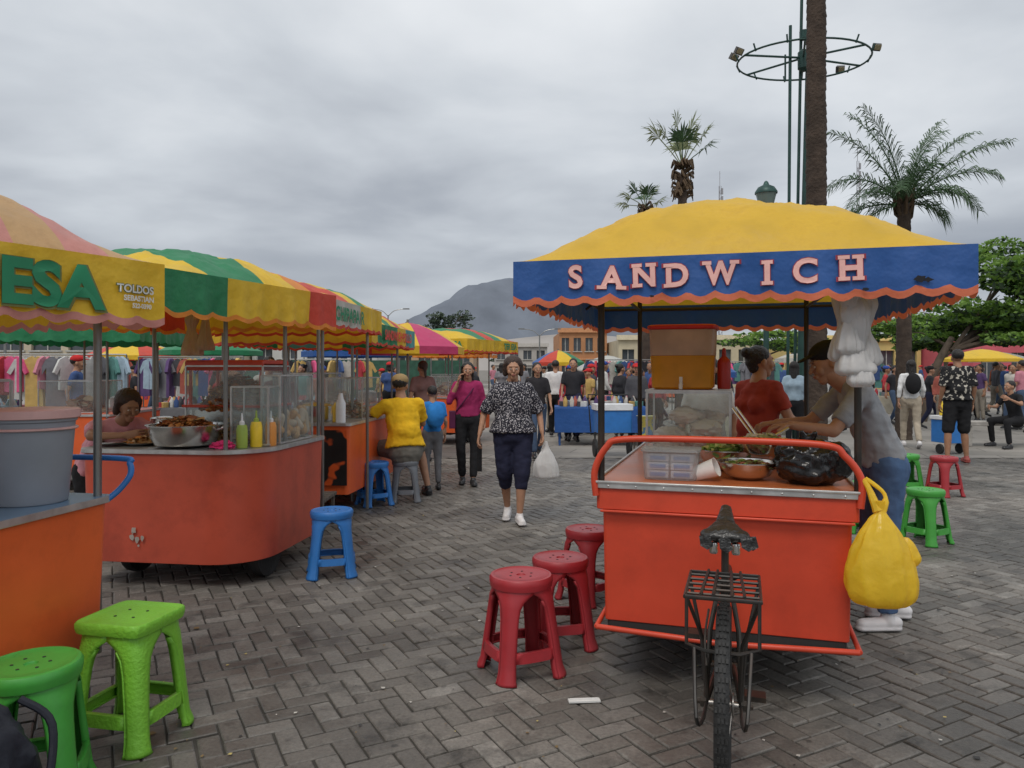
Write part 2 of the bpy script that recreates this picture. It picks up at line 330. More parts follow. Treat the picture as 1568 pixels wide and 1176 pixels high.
    m.cap((0,-.086,.012),.008,(0,-.104,-.020),.013); m.ell((0,-.084,-.052),(.024,.012,.016)); m.ell((0,-.074,.034),(.052,.014,.012))
    m.cap((0,.0,-.03),.05,(0,.025,-.11),.046)
    m.obj('face',skin,hr,vox=.006 if vox<.02 else .009,smi=2)
    f=MB()
    for q in (-1,1):
        f.ell((q*.030,-.0835,.006),(.011,.007,.0055),0,n=10,k=7); f.ell((q*.030,-.0888,.006),(.0038,.003,.0040),1,n=8,k=6); f.box((q*.031,-.0875,.027),(.024,.006,.0032),3,rot=(0,q*.12,0))
    f.ell((0,-.0935,-.049),(.022,.006,.004),2,n=12,k=6); f.ell((0,-.093,-.056),(.018,.006,.0045),2,n=12,k=6)
    f.obj('face_features',[EYW,EYD,LIP,BRW],hr)
    k=MB(); k.ell((0,.026,.046),(.082,.094,.084),n=20,k=12)
    if hair in('long','bob'):
        for q in (-1,1): k.cap((q*.066,.02,.03),.026,(q*.068,.03,-.07 if hair=='bob' else -.16),.024)
        k.cap((0,.065,.02),.065,(0,.075,-.07 if hair=='bob' else -.22),.05,side=(1,0,0),fs=.6)
    if hair=='bun': k.ell((0,.115,.075),(.045,.04,.042)); k.cap((0,.06,.0),.06,(0,.055,-.04),.045)
    if hair=='full':
        k.ell((0,.030,.060),(.097,.097,.088),n=20,k=12)
        for q in (-1,1): k.cap((q*.076,.008,.05),.030,(q*.080,.024,-.045),.026)
        k.cap((0,.07,.02),.078,(0,.075,-.06),.055)
    if hair=='tail': k.cap((0,.10,.04),.03,(0,.14,-.14),.02)
    k.obj('hair',hairm,hr,vox=.008 if vox<.02 else .012,smi=2,disp=.010,dsz=.02)
    if hat:
        c=MB(); c.ell((0,.016,.066),(.090,.102,.068),n=18,k=10); c.cap((0,-.06,.072),.062,(0,-.125,.060),.055,side=(1,0,0),fs=.14)
        c.obj('cap',hat,hr,vox=.006,smi=2)
    return root
def dup(root,loc,rz):
    def rec(o,par):
        c=o.copy(); sc.collection.objects.link(c); c.parent=par
        for ch in list(KIDS.get(o.name,[])): rec(ch,c)
        return c
    n=rec(root,None); n.location=(loc[0],loc[1],.004); n.rotation_euler=(0,0,rz); return n
WALK=dict(hipL=(.085,-.02,.90),knL=(.095,-.16,.51),anL=(.09,-.20,.11),hipR=(-.085,.02,.90),knR=(-.09,.03,.48),anR=(-.085,.24,.13),toeR=(-.1,-1,-.35),elL=(.215,.09,1.10),wrL=(.23,.07,.87),elR=(-.215,-.02,1.09),wrR=(-.22,-.15,.88))
WALK2={**{k.replace('L','#').replace('R','L').replace('#','R'):(-v[0],v[1],v[2]) for k,v in WALK.items()}}
# ================================================================== WORLD
w=bpy.data.worlds.new("World"); sc.world=w; w.use_nodes=True; N=w.node_tree.nodes; L=w.node_tree.links; bg=N['Background']
tc=N.new('ShaderNodeTexCoord'); sx=N.new('ShaderNodeSeparateXYZ'); L.new(tc.outputs['Generated'],sx.inputs[0])
def MN(op,a,b=None,c=None):
    n=N.new('ShaderNodeMath'); n.operation=op
    for i,q in enumerate((a,b,c)):
        if q is None: continue
        if isinstance(q,(int,float)): n.inputs[i].default_value=q
        else: L.new(q,n.inputs[i])
    return n.outputs[0]
zz=MN('ADD',MN('MAXIMUM',sx.outputs[2],0),.13)
cb=N.new('ShaderNodeCombineXYZ'); L.new(MN('DIVIDE',sx.outputs[0],zz),cb.inputs[0]); L.new(MN('DIVIDE',sx.outputs[1],zz),cb.inputs[1])
n1=N.new('ShaderNodeTexNoise'); n1.inputs['Scale'].default_value=1.15; n1.inputs['Detail'].default_value=6; n1.inputs['Roughness'].default_value=.48; n1.inputs['Distortion'].default_value=.2; L.new(cb.outputs[0],n1.inputs['Vector'])
n2=N.new('ShaderNodeTexNoise'); n2.inputs['Scale'].default_value=.42; n2.inputs['Detail'].default_value=3; L.new(cb.outputs[0],n2.inputs['Vector'])
cl_=MN('ADD',MN('MULTIPLY',MN('SUBTRACT',n1.outputs['Fac'],.5),1.3),MN('MULTIPLY',MN('SUBTRACT',n2.outputs['Fac'],.5),1.5))
gr=N.new('ShaderNodeValToRGB'); L.new(sx.outputs[2],gr.inputs[0]); e=gr.color_ramp.elements
e[0].position=0; e[0].color=(.52,.52,.52,1); e[1].position=1; e[1].color=(.9,.9,.9,1)
for p_,c_ in ((.06,.48),(.15,.46),(.25,.56),(.35,.72),(.45,.84)):
    q=e.new(p_); q.color=(c_,c_,c_,1)
amp=MN('MULTIPLY',MN('MINIMUM',MN('ADD',MN('MULTIPLY',sx.outputs[2],4.0),.12),1),.70)
val=MN('ADD',gr.outputs[0],MN('MULTIPLY',cl_,amp))
cr=N.new('ShaderNodeValToRGB'); L.new(val,cr.inputs[0]); e=cr.color_ramp.elements
e[0].position=.15; e[0].color=(.23,.255,.30,1); e[1].position=1; e[1].color=(.80,.815,.83,1)
q=e.new(.42); q.color=(.345,.37,.41,1); q=e.new(.65); q.color=(.52,.55,.585,1)
sky=N.new('ShaderNodeTexSky'); sky.sky_type='NISHITA'; sky.sun_disc=False; sky.sun_elevation=R(58); sky.sun_rotation=R(200)
mxs=N.new('ShaderNodeMixRGB'); mxs.blend_type='ADD'; mxs.inputs[0].default_value=.006; L.new(cr.outputs[0],mxs.inputs[1]); L.new(sky.outputs[0],mxs.inputs[2])
L.new(mxs.outputs[0],bg.inputs[0]); bg.inputs[1].default_value=1.15
sl=bpy.data.lights.new('sun','SUN'); sl.energy=1.4; sl.angle=R(22); sl.color=(1,.95,.88); so=bpy.data.objects.new('sun',sl); sc.collection.objects.link(so)
az=R(200); el=R(58); dv=Vector((math.sin(az)*math.cos(el),math.cos(az)*math.cos(el),math.sin(el))); so.rotation_euler=dv.to_track_quat('Z','Y').to_euler()
# camera
cd=bpy.data.cameras.new('camera'); cam=bpy.data.objects.new('camera',cd); sc.collection.objects.link(cam); cam.location=(0,0,1.5); cam.rotation_euler=(R(90),0,0)
cd.sensor_width=36; cd.lens=36*1150/1568; cd.shift_y=-23/1568; cd.clip_end=9000; cd.clip_start=.05; sc.camera=cam
sc.view_settings.view_transform='Standard'; sc.view_settings.look='None'; sc.view_settings.exposure=0
# ================================================================== GROUND
def ground_mats():
    m=bpy.data.materials.new('paver_brick'); m.use_nodes=True; nt=m.node_tree; N=nt.nodes; L=nt.links; b=N['Principled BSDF']
    g=N.new('ShaderNodeNewGeometry'); at=N.new('ShaderNodeAttribute'); at.attribute_name='rnd'
    cr=N.new('ShaderNodeValToRGB'); L.new(at.outputs['Fac'],cr.inputs[0]); e=cr.color_ramp.elements
    e[0].color=(.128,.117,.104,1); e[1].color=(.222,.208,.188,1); q=e.new(.5); q.color=(.172,.157,.139,1)
    def noise_(scale,det,ro): 
        a=N.new('ShaderNodeTexNoise'); a.inputs['Scale'].default_value=scale; a.inputs['Detail'].default_value=det; a.inputs['Roughness'].default_value=ro; L.new(g.outputs['Position'],a.inputs['Vector']); return a
    def rmp(src,a,b_,c,d):
        r=N.new('ShaderNodeMapRange'); r.inputs[1].default_value=a; r.inputs[2].default_value=b_; r.inputs[3].default_value=c; r.inputs[4].default_value=d; L.new(src,r.inputs[0]); return r.outputs[0]
    a=noise_(.55,7,.62); r=rmp(a.outputs['Fac'],.38,.62,.52,1.12)
    f=noise_(60,6,.7); r2=rmp(f.outputs['Fac'],.3,.7,.70,1.26)
    s=noise_(3.2,8,.7); r3=rmp(s.outputs['Fac'],.53,.64,1,.52)
    d=noise_(14,6,.75); r5=rmp(d.outputs['Fac'],.56,.66,1,.72)
    vo=N.new('ShaderNodeTexVoronoi'); vo.inputs['Scale'].default_value=4.2; L.new(g.outputs['Position'],vo.inputs['Vector']); r6=rmp(vo.outputs['Distance'],.05,.075,.5,1)
    wn=noise_(7,3,.5); r7=rmp(wn.outputs['Fac'],.60,.66,1,1.28)
    def mul(x,y):
        v=N.new('ShaderNodeVectorMath'); v.operation='MULTIPLY'; L.new(x,v.inputs[0]); L.new(y,v.inputs[1]); return v.outputs[0]
    c=cr.outputs[0]
    for q in (r,r2,r3,r5,r6,r7): c=mul(c,q)
    L.new(c,b.inputs['Base Color'])
    L.new(rmp(a.outputs['Fac'],.4,.62,.36,.8),b.inputs['Roughness'])
    bp=N.new('ShaderNodeBump'); bp.inputs['Strength'].default_value=.45; bp.inputs['Distance'].default_value=.007; L.new(f.outputs['Fac'],bp.inputs['Height']); L.new(bp.outputs[0],b.inputs['Normal'])
    return m
PV=ground_mats()
def herring():
    bw=.097; ca,sa=math.cos(R(28)),math.sin(R(28)); V=[];F=[];rn=[]
    n=int(20/bw)
    rr=random.Random(3)
    for i in range(-n,n):
        for j in range(-n,n):
            k=(i-j)%4
            if k==0: x0,x1,y0,y1=i,i+2,j,j+1
            elif k==3: x0,x1,y0,y1=i,i+1,j,j+2
            else: continue
            cx=(x0+x1)/2*bw; cy=(y0+y1)/2*bw; X=cx*ca-cy*sa; Y=cx*sa+cy*ca
            if Y<-.5 or Y>12.6 or abs(X)>.80*max(Y,0)+2.6: continue
            hx=(x1-x0)/2*bw; hy=(y1-y0)/2*bw; dz=rr.uniform(-.0026,.002); tx=rr.uniform(-.02,.02); ty=rr.uniform(-.02,.02)
            o=len(V); an=rr.uniform(-.028,.028); jx=rr.uniform(-.0015,.0015); jy=rr.uniform(-.0015,.0015); wk=[rr.uniform(.7,1.5) for _ in range(4)]
            for (ins,z) in ((.0036,-.010),(.0046,-.003),(.0095,.0010)):
                for q,(sx_,sy_) in enumerate(((-1,-1),(1,-1),(1,1),(-1,1))):
                    i2=ins*(wk[q] if z>-.009 else 1); px=sx_*(hx-i2)+jx; py=sy_*(hy-i2)+jy; px,py=px-py*an,py+px*an
                    wx=cx+px; wy=cy+py; V.append((wx*ca-wy*sa,wx*sa+wy*ca,z+dz+tx*px+ty*py))
            for r in range(2):
                for q in range(4): F.append((o+r*4+q,o+r*4+(q+1)%4,o+r*4+4+(q+1)%4,o+r*4+4+q))
            F.append((o+8,o+9,o+10,o+11)); rn+= [rr.random()**1.2]*9
    me=bpy.data.meshes.new('paving'); me.from_pydata(V,[],F); at=me.attributes.new('rnd','FLOAT','FACE'); at.data.foreach_set('value',rn); me.materials.append(PV)
    o=bpy.data.objects.new('brick_paving',me); sc.collection.objects.link(o)
herring()
def sheet(name,x0,x1,y0,y1,z,m):
    mb=MB(); mb.add([(x0,y0,z),(x1,y0,z),(x1,y1,z),(x0,y1,z)],[(0,1,2,3)]); return mb.obj(name,m)
def brickmat(name,c1,c2,cm,sc_,bwid,bh,rot,mort=.02):
    m=bpy.data.materials.new(name); m.use_nodes=True; nt=m.node_tree; N=nt.nodes; L=nt.links; b=N['Principled BSDF']
    g=N.new('ShaderNodeNewGeometry'); mp=N.new('ShaderNodeMapping'); mp.inputs['Rotation'].default_value=(0,0,rot); L.new(g.outputs['Position'],mp.inputs['Vector'])
    t=N.new('ShaderNodeTexBrick'); L.new(mp.outputs[0],t.inputs['Vector']); t.inputs['Color1'].default_value=(*c1,1); t.inputs['Color2'].default_value=(*c2,1); t.inputs['Mortar'].default_value=(*cm,1)
    t.inputs['Scale'].default_value=sc_; t.inputs['Brick Width'].default_value=bwid; t.inputs['Row Height'].default_value=bh; t.inputs['Mortar Size'].default_value=mort
    a=N.new('ShaderNodeTexNoise'); a.inputs['Scale'].default_value=.4; a.inputs['Detail'].default_value=7; L.new(g.outputs['Position'],a.inputs['Vector'])
    r=N.new('ShaderNodeMapRange'); r.inputs[1].default_value=.35; r.inputs[2].default_value=.65; r.inputs[3].default_value=.7; r.inputs[4].default_value=1.15; L.new(a.outputs['Fac'],r.inputs[0])
    v=N.new('ShaderNodeVectorMath'); v.operation='MULTIPLY'; L.new(t.outputs['Color'],v.inputs[0]); L.new(r.outputs[0],v.inputs[1]); L.new(v.outputs[0],b.inputs['Base Color']); b.inputs['Roughness'].default_value=.75
    return m
sheet('ground',-3000,3000,-200,5000,-.022,mat('ground_soil',(.17,.155,.135),var=.2,vs=.3,rough=.9))
sheet('mortar_bed',-14,14,-.6,12.7,-.0075,mat('mortar_sand',(.042,.038,.032),var=.3,vs=5,rough=.95))
sheet('plaza_paving',-60,60,12.7,75,-.002,brickmat('slab_paving',(.28,.26,.235),(.24,.225,.20),(.12,.11,.10),1,1.2,.6,.3,.012))
sheet('side_paving',-60,60,-30,12.7,-.016,brickmat('side_pavers',(.20,.19,.17),(.16,.15,.135),(.06,.055,.05),1,.21,.105,R(28),.006))
mb=MB(); rr=random.Random(5)
for k in range(620):
    y=2.0+rr.random()**1.4*9; x=rr.uniform(-.62,.62)*y; a=rr.uniform(0,6.28); l=rr.uniform(.003,.011)*(1 if rr.random()<.93 else 2.0)
    v=[(x+math.cos(a+q)*l*(1 if q%3.1<1.6 else rr.uniform(.3,.7)),y+math.sin(a+q)*l,.006+rr.uniform(0,.004)) for q in (0,1.57,3.14,4.71)]
    mb.add(v,[(0,1,2,3)],rr.choice([0,0,1,1,2,2,2,3]))
mb.obj('ground_litter',[mat('litter_paper',(.48,.46,.42)),mat('litter_leaf',(.18,.12,.05)),mat('litter_dark',(.03,.03,.03)),mat('litter_yellow',(.42,.34,.12))])
mb=MB(); mb.box((0,0,.008),(.145,.032,.010),0,rot=(0,.02,.12)); mb.box((.0,.006,.0145),(.13,.012,.003),0,rot=(0,.02,.12)); mb.obj('paper_scrap',mat('paper_white',(.72,.72,.70)),loc=(.325,3.38,0),bevel=.002)
# ================================================================== SANDWICH CART
RED=paint('cart_red',(.60,.062,.026),dirt=.35); ORT=paint('cart_orange_top',(.62,.18,.06),rough=.3)
ALU=mat('aluminium',(.60,.60,.59),rough=.38,metal=.8,var=.15,vs=15,dirt=.3,dirtcol=(.2,.18,.16)); STL=mat('steel_bowl',(.66,.65,.63),rough=.22,metal=1,var=.1,dirt=.2,dirtcol=(.3,.25,.2))
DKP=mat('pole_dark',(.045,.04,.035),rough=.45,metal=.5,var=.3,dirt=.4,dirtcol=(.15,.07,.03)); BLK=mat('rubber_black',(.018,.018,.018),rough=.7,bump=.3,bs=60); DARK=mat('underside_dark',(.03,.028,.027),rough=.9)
CY=canvas('canvas_yellow',(.78,.49,.035)); CB=canvas('canvas_blue',(.022,.10,.34),trans=.12,dirtcol=(.016,.055,.19)); CO=canvas('canvas_salmon',(.76,.20,.10)); CG=canvas('canvas_green',(.02,.22,.09),trans=.18); CR=canvas('canvas_red',(.66,.075,.045)); CP=canvas('canvas_pink',(.66,.29,.25),dirt=.6); CT=canvas('canvas_tan',(.60,.38,.18),dirt=.6); CW=canvas('canvas_white',(.6,.6,.56)); CYB=canvas('canvas_bright_yellow',(.84,.56,.035)); CMG=canvas('canvas_magenta',(.62,.06,.18)); COR=canvas('canvas_orange',(.80,.28,.04))
GL=glassmat('glass_pane'); GLP=glassmat('clear_plastic',(.85,.87,.88),.4)
th=-R(16.9); cart=empty('sandwich_cart',(.40,3.57,0),th)
W_,L_=1.15,2.0
mb=MB()
mb.prism(rrect(.0,W_,.0,L_,(.02,.02,.08,.08)),.835,.935,0)
mb.prism(rrect(.026,W_-.026,.026,L_-.03,(.02,.02,.08,.08)),.30,.836,0,sh=.985)
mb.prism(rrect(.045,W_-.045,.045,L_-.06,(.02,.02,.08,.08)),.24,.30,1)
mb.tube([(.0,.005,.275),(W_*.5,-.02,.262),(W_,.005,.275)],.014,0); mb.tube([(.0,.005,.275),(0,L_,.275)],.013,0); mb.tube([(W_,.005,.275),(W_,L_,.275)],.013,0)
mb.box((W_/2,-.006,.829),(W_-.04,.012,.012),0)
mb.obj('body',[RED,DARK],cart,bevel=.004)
mb=MB(); mb.prism(rrect(-.012,W_+.012,-.012,L_+.012,(.03,.03,.08,.08)),.936,.962,0,1); mb.box((W_/2,-.010,.9665),(W_+.02,.016,.012),0); mb.box((-.006,L_/2,.9665),(.014,L_-.02,.012),0); mb.box((W_+.006,L_/2,.9665),(.014,L_-.02,.012),0)
mb.obj('counter',[ALU,ORT],cart,bevel=.003)
mb=MB()
for k in range(9): mb.ell((.06+k*(W_-.12)/8,-.013,.949),(.005,.003,.005),0,n=8,k=5)
mb.obj('rivets',ALU,cart)
mb=MB(); mb.tube(sm([(.0,-.005,.90),(-.005,-.005,1.02),(.05,-.005,1.13),(.13,-.005,1.17),(.5,-.005,1.178),(W_-.16,-.005,1.17),(W_-.06,-.005,1.12),(W_+.005,-.005,1.02),(W_,-.005,.90)],8),.016,0,n=10); mb.obj('guard_rail',RED,cart)
mb=MB()
for x in (.08,W_-.08):
    T=Matrix.Translation((x,1.1,.27))@Matrix.Rotation(R(90),4,'Y')
    mb.lathe([(.20,-.02),(.265,-.025),(.27,0),(.265,.025),(.20,.02)],m=0,n=32,M=T); mb.lathe([(.03,-.04),(.19,-.008),(.19,.008),(.03,.04)],m=1,n=24,M=T)
mb.tube([(.08,1.1,.27),(W_-.08,1.1,.27)],.02,1); mb.obj('wheels',[BLK,DKP],cart)
cf=empty('canopy',(0,0,0),R(1.5),cart)
cx0,cx1,cy0,cy1,cz=-.335,1.53,-.27,2.3,1.985
canopy(cf,cx0,cx1,cy0,cy1,cz,.35,.185,lambda s,t:0,lambda si,f:1,[CY,CB,CO],2,seed=2.3,es=2.3,et=7,wr=1.7,nx=76,ny=76)
canopy_frame(cf,cx0,cx1,cy0,cy1,cz,.35,DKP,[(.02,.03),(W_-.0,.03),(W_-.01,1.95),(.01,1.95)],.94,es=2.3,et=7)
PK=mat('letter_pink',(.84,.47,.42),rough=.6,var=.1,dirt=.4,ds=20,dirtcol=(.5,.25,.25)); LR=mat('letter_outline',(.30,.03,.05),rough=.7)
xs=[.290,.447,.588,.725,.905,1.09,1.235,1.41]
rr=random.Random(2)
for ch,x in zip('SANDWICH',[-.335+q for q in xs]):
    hh=.098; rot=rr.uniform(-.05,.05); zo=cz-.130+rr.uniform(-.005,.005); sxx=.86 if ch=='W' else 1.0
    for lay,(mm,bo,of) in enumerate(((LR,.0075,.006),(PK,.0042,.0095))):
        def mp(a,b,x=x,zo=zo,rot=rot,of=of,sxx=sxx):
            a2=a*sxx-b*rot; b2=b+a*rot; return Vector((x+a2,cy0-wave(x+a2-cx0,.5,2.3)-of-.004,zo+b2))
        o,bb=textmesh('letter_'+ch.lower(),ch,hh/.72,bo,mp,mm,cf)
        s_=MB(); w2=.027+lay*-.005; t2=.020-lay*.005; xa,xb,ya,yb=bb; c=.5*(xa+xb); st=.017
        P=dict(S=[],C=[],H=[(xa+st,ya),(xb-st,ya),(xa+st,yb),(xb-st,yb)],I=[(c,ya),(c,yb)],N=[(xa+st,ya),(xa+st,yb),(xb-st,yb)],A=[(xa+st*.6,ya),(xb-st*.6,ya)],W=[(xa+st*.7,yb),(xb-st*.7,yb)],D=[(xa+st*.7,ya),(xa+st*.7,yb)])[ch]
        for (px,py) in P:
            y_=py+(t2/2 if py==ya else -t2/2); q=[mp(px-w2,y_-t2/2),mp(px+w2,y_-t2/2),mp(px+w2,y_+t2/2),mp(px-w2,y_+t2/2)]
            s_.add([v+Vector((0,-.0006,0)) for v in q],[(0,1,2,3)])
        if P: s_.obj('serif',mm,cf)
mb=MB(); rr=random.Random(31)
for (l,zq,r) in ((1.66,cz-.13,.020),(1.685,cz-.135,.014),(1.46,cz-.165,.010),(.62,cz-.172,.008)):
    pts=[(cx0+l+r*1.5*math.cos(a)*rr.uniform(.5,1.2),cy0-wave(l,.7,2.3)-.012,zq+r*.7*math.sin(a)*rr.uniform(.6,1.2)) for a in [i*.7 for i in range(9)]]; mb.add(pts,[tuple(range(9))])
mb.obj('tears',mat('tear_dark',(.015,.015,.02),rough=.9),cf)
g_=empty('goods',(0,0,.963),0,cart)
def case(mb,x0,x1,y0,y1,z0,z1,fm=0,gm=1,b=.012):
    for x in (x0,x1):
        for y in (y0,y1): mb.box((x,y,(z0+z1)/2),(b,b,z1-z0),fm)
    for z in (z0,z1):
        for y in (y0,y1): mb.box(((x0+x1)/2,y,z),(x1-x0-b,b*.9,b),fm)
        for x in (x0,x1): mb.box((x,(y0+y1)/2,z),(b*.9,y1-y0-b,b),fm)
    for y in (y0+.0,y1): mb.add([(x0,y,z0),(x1,y,z0),(x1,y,z1),(x0,y,z1)],[(0,1,2,3)],gm)
    for x in (x0,x1): mb.add([(x,y0,z0),(x,y1,z0),(x,y1,z1),(x,y0,z1)],[(0,1,2,3)],gm)
mb=MB(); case(mb,.13,.60,.92,1.3,.01,.40); mb.box((.365,1.11,.41),(.49,.40,.012),0); mb.obj('display_case',[ALU,GL],g_)
mb=MB(); rr=random.Random(4)
for k in range(12): mb.ell((.2+rr.uniform(0,.30),.98+rr.uniform(0,.24),.06+rr.uniform(0,.22)),(.09,.07,.05),0,n=32,k=20,amp=.2,fr=3,ridge=.08)
mb.obj('bread_bags',mat('bag_cream',(.74,.68,.60),rough=.35,bump=.5,bs=18),g_)
mb=MB(); z=.42
mb.lathe([(.165,0),(.178,.01),(.185,.19),(.187,.195)],(.33,1.08,z),m=0,n=40,e=6); mb.lathe([(.187,0),(.192,.15)],(.33,1.08,z+.196),m=1,n=40,e=6)
mb.lathe([(.197,0),(.203,.006),(.203,.022),(.19,.028),(.1,.03)],(.33,1.08,z+.347),m=2,n=40,e=6)
mb.tube([(.33,.91,z+.03),(.33,.855,z+.03),(.33,.85,z-.0)],.011,3); mb.box((.33,.865,z+.055),(.018,.018,.035),3)
mb.obj('juice_dispenser',[mat('juice_yellow',(.86,.45,.05),rough=.2,trans=.4),mat('frosted_plastic',(.78,.62,.54),rough=.25,trans=.5),plast('lid_red',(.62,.025,.025)),WH],g_,bevel=.002)
mb=MB(); mb.lathe([(.036,0),(.038,.01),(.038,.15),(.034,.17),(.014,.19),(.010,.235),(.004,.24)],(.565,1.02,.42),m=0,n=20); mb.obj('ketchup_bottle',plast('ketchup_red',(.42,.025,.02)),g_)
mb=MB(); mb.lathe([(.105,0),(.11,.008),(.116,.13),(.122,.135)],(.33,.24,0),m=0,n=40,e=7,sq=(1.15,.8)); mb.lathe([(.124,0),(.124,.012),(.10,.014)],(.33,.24,.136),m=0,n=40,e=7,sq=(1.15,.8))
mb.obj('plastic_container',[GLP],g_)
mb=MB()
for r in range(3):
    for k in range(2): mb.box((.27+k*.115,.235,.025+r*.04),(.105,.12,.034),0); mb.box((.27+k*.115,.172,.025+r*.04),(.075,.004,.018),1)
mb.obj('butter_packs',[mat('pack_white',(.72,.78,.84)),mat('pack_blue',(.05,.25,.65))],g_,bevel=.003)
mb=MB(); T=Matrix.Translation((.50,.20,.05))@Matrix.Rotation(R(68),4,'Y')@Matrix.Rotation(R(12),4,'X'); mb.lathe([(.034,-.07),(.045,.05),(.047,.052),(.043,.05),(.030,-.06)],m=0,n=24,M=T); mb.obj('paper_cup',mat('cup_white',(.78,.77,.74)),g_)
def bowl(mb,c,r,h,m=0): mb.lathe([(r*.45,0),(r*.75,h*.25),(r*.95,h*.75),(r,h),(r*1.06,h+.003),(r*1.06,h-.002),(r*.97,h*.98),(r*.9,h*.7),(r*.7,h*.3),(r*.4,h*.1)],c,m=m,n=36)
mb=MB(); bowl(mb,(.69,.32,0),.14,.085); bowl(mb,(.77,.52,.095),.14,.08); bowl(mb,(.58,.62,0),.14,.11); bowl(mb,(.92,.80,0),.13,.13)
T=Matrix.Translation((.735,.5,.17)); mb.tube([(0,0,0),(-.12,.1,.16)],.006,0,M=T); mb.tube([(.02,0,0),(-.10,.11,.165)],.006,0,M=T); mb.tube([(.05,.05,0),(.16,.12,.06)],.007,0,M=T)
mb.obj('steel_bowls',STL,g_)
def leafpile(mb,c,r,h,n,ms,seed,sz=.03):
    rr=random.Random(seed)
    for k in range(n):
        a=rr.uniform(0,6.28); q=r*math.sqrt(rr.random()); x=c[0]+q*math.cos(a); y=c[1]+q*math.sin(a); z=c[2]+h*(1-(q/r)**2)*rr.uniform(.6,1)
        M=Matrix.Translation((x,y,z))@Matrix.Rotation(rr.uniform(0,6.28),4,'Z')@Matrix.Rotation(rr.uniform(-1,1),4,'X'); s=sz*rr.uniform(.6,1.3)
        mb.add([(-s,-s*.5,0),(0,-s*.6,s*.2),(s,-s*.4,0),(s,s*.5,.2*s),(0,s*.6,-.2*s),(-s,s*.5,.1*s)],[(0,1,4,5),(1,2,3,4)],rr.choice(ms),M)
mb=MB(); leafpile(mb,(.69,.32,.06),.12,.03,160,[3,3,1,0],1,.02); leafpile(mb,(.77,.52,.16),.12,.05,160,[2,2,1],2,.02); leafpile(mb,(.58,.62,.085),.12,.07,190,[0,0,1],3)
mb.obj('salad',[mat('lettuce',(.22,.34,.07)),mat('lettuce_pale',(.50,.50,.2)),mat('shredded_chicken',(.62,.54,.42)),mat('tomato_mix',(.30,.10,.05))],g_)
mb=MB(); mb.ell((.975,.25,.095),(.175,.135,.115),0,n=96,k=60,amp=.12,fr=1.5,ridge=.10); mb.ell((.885,.21,.155),(.075,.06,.055),0,n=48,k=30,amp=.15,fr=1.5,ridge=.14); mb.ell((1.07,.20,.135),(.065,.06,.07),0,n=48,k=30,amp=.15,fr=1.5,ridge=.14); mb.cap((.95,.22,.19),.035,(.925,.18,.245),.012); mb.cap((.95,.22,.19),.03,(.985,.18,.24),.010)
mb.obj('black_plastic_bag',mat('bag_black',(.010,.010,.011),rough=.2,bump=.25,bs=16),g_,vox=.006,smi=3,disp=.012,dsz=.035)
mb=MB(); mb.box((.62,1.5,.006),(.4,.5,.012),0)
for k in range(8): mb.cap((.5+.06*(k%4),1.4+.1*(k//4),.03),.03,(.52+.06*(k%4),1.45+.1*(k//4),.03),.03,1)
mb.obj('bread_tray',[STL,mat('bread',(.5,.27,.10),bump=.3)],g_)
def bagl(mb,c,prof,amp=.18,fr=2.4,n=80,m=0,rows=56,sq=(1,1),fine=.5,ridge=0):
    P=sm([(p[0],0,p[1]) for p in prof],max(2,rows//len(prof))); mb.lathe([(max(p.x,.002),p.z) for p in P],c,m=m,n=n,amp=amp,fr=fr,sq=sq,fine=fine,ridge=ridge)
YB=mat('bag_yellow',(.93,.70,.06),rough=.25,bump=.45,bs=13,trans=.5,var=.10)
mb=MB(); bagl(mb,(W_+.07,-.06,.505),[(.03,.0),(.10,.008),(.135,.045),(.142,.11),(.130,.18),(.108,.25),(.078,.31),(.045,.36),(.018,.40),(.02,.44)],.10,.8,sq=(1.0,.72),fine=.25,ridge=.012)
bagl(mb,(W_+.165,-.05,.665),[(.01,0),(.04,.015),(.055,.05),(.035,.10),(.012,.13)],.2,1.2,sq=(1,.6),ridge=.006)
mb.tube(sm([(W_+.06,-.06,.90),(W_+.03,-.03,.99),(W_+.0,.0,1.04)],5),[.022,.02,.018,.016,.014,.012,.011,.010,.009,.009,.009]); mb.tube(sm([(W_+.08,-.05,.90),(W_+.09,-.03,.97),(W_+.02,.0,1.03)],5),[.016]*4+[.009]*7); mb.obj('yellow_plastic_bag',YB,cart,disp=.006,dsz=.05)
WB=mat('bag_white',(.78,.77,.76),rough=.35,bump=.4,bs=14,trans=.4,var=.08)
mb=MB()
for (dx,dy,dz,k) in ((0,0,0,.95),(.045,.03,.04,.75),(-.035,.04,.06,.75),(.02,-.02,-.045,.6),(-.02,-.02,.09,.7)):
    bagl(mb,(W_-.035+dx,-.06+dy,1.47+dz),[(.055*k,.0),(.085*k,.025),(.065*k,.09),(.034*k,.15),(.045*k,.20),(.065*k,.26),(.05*k,.31),(.015,.36)],.3,1.1,ridge=.010,fine=.3)
mb.obj('hanging_bags',WB,cart,disp=.008,dsz=.05)
bk=empty('bicycle_rear',(.60,-.82,0),0,cart)
mb=MB(); T=Matrix.Translation((0,0,.335))@Matrix.Rotation(R(90),4,'Y')
mb.lathe([(.295,-.013),(.305,-.022),(.322,-.024),(.333,-.014),(.336,0),(.333,.014),(.322,.024),(.305,.022),(.295,.013)],m=0,n=72,M=T)
for k in range(72):
    a=2*math.pi*k/72
    for q in (-1,0,1): mb.box((q*.012+(.004 if k%2 else -.004),.3365*math.cos(a),.335+.3365*math.sin(a)),(.008,.016,.006),0,rot=(a+math.pi/2,0,0))
mb.obj('tyre',BLK,bk)
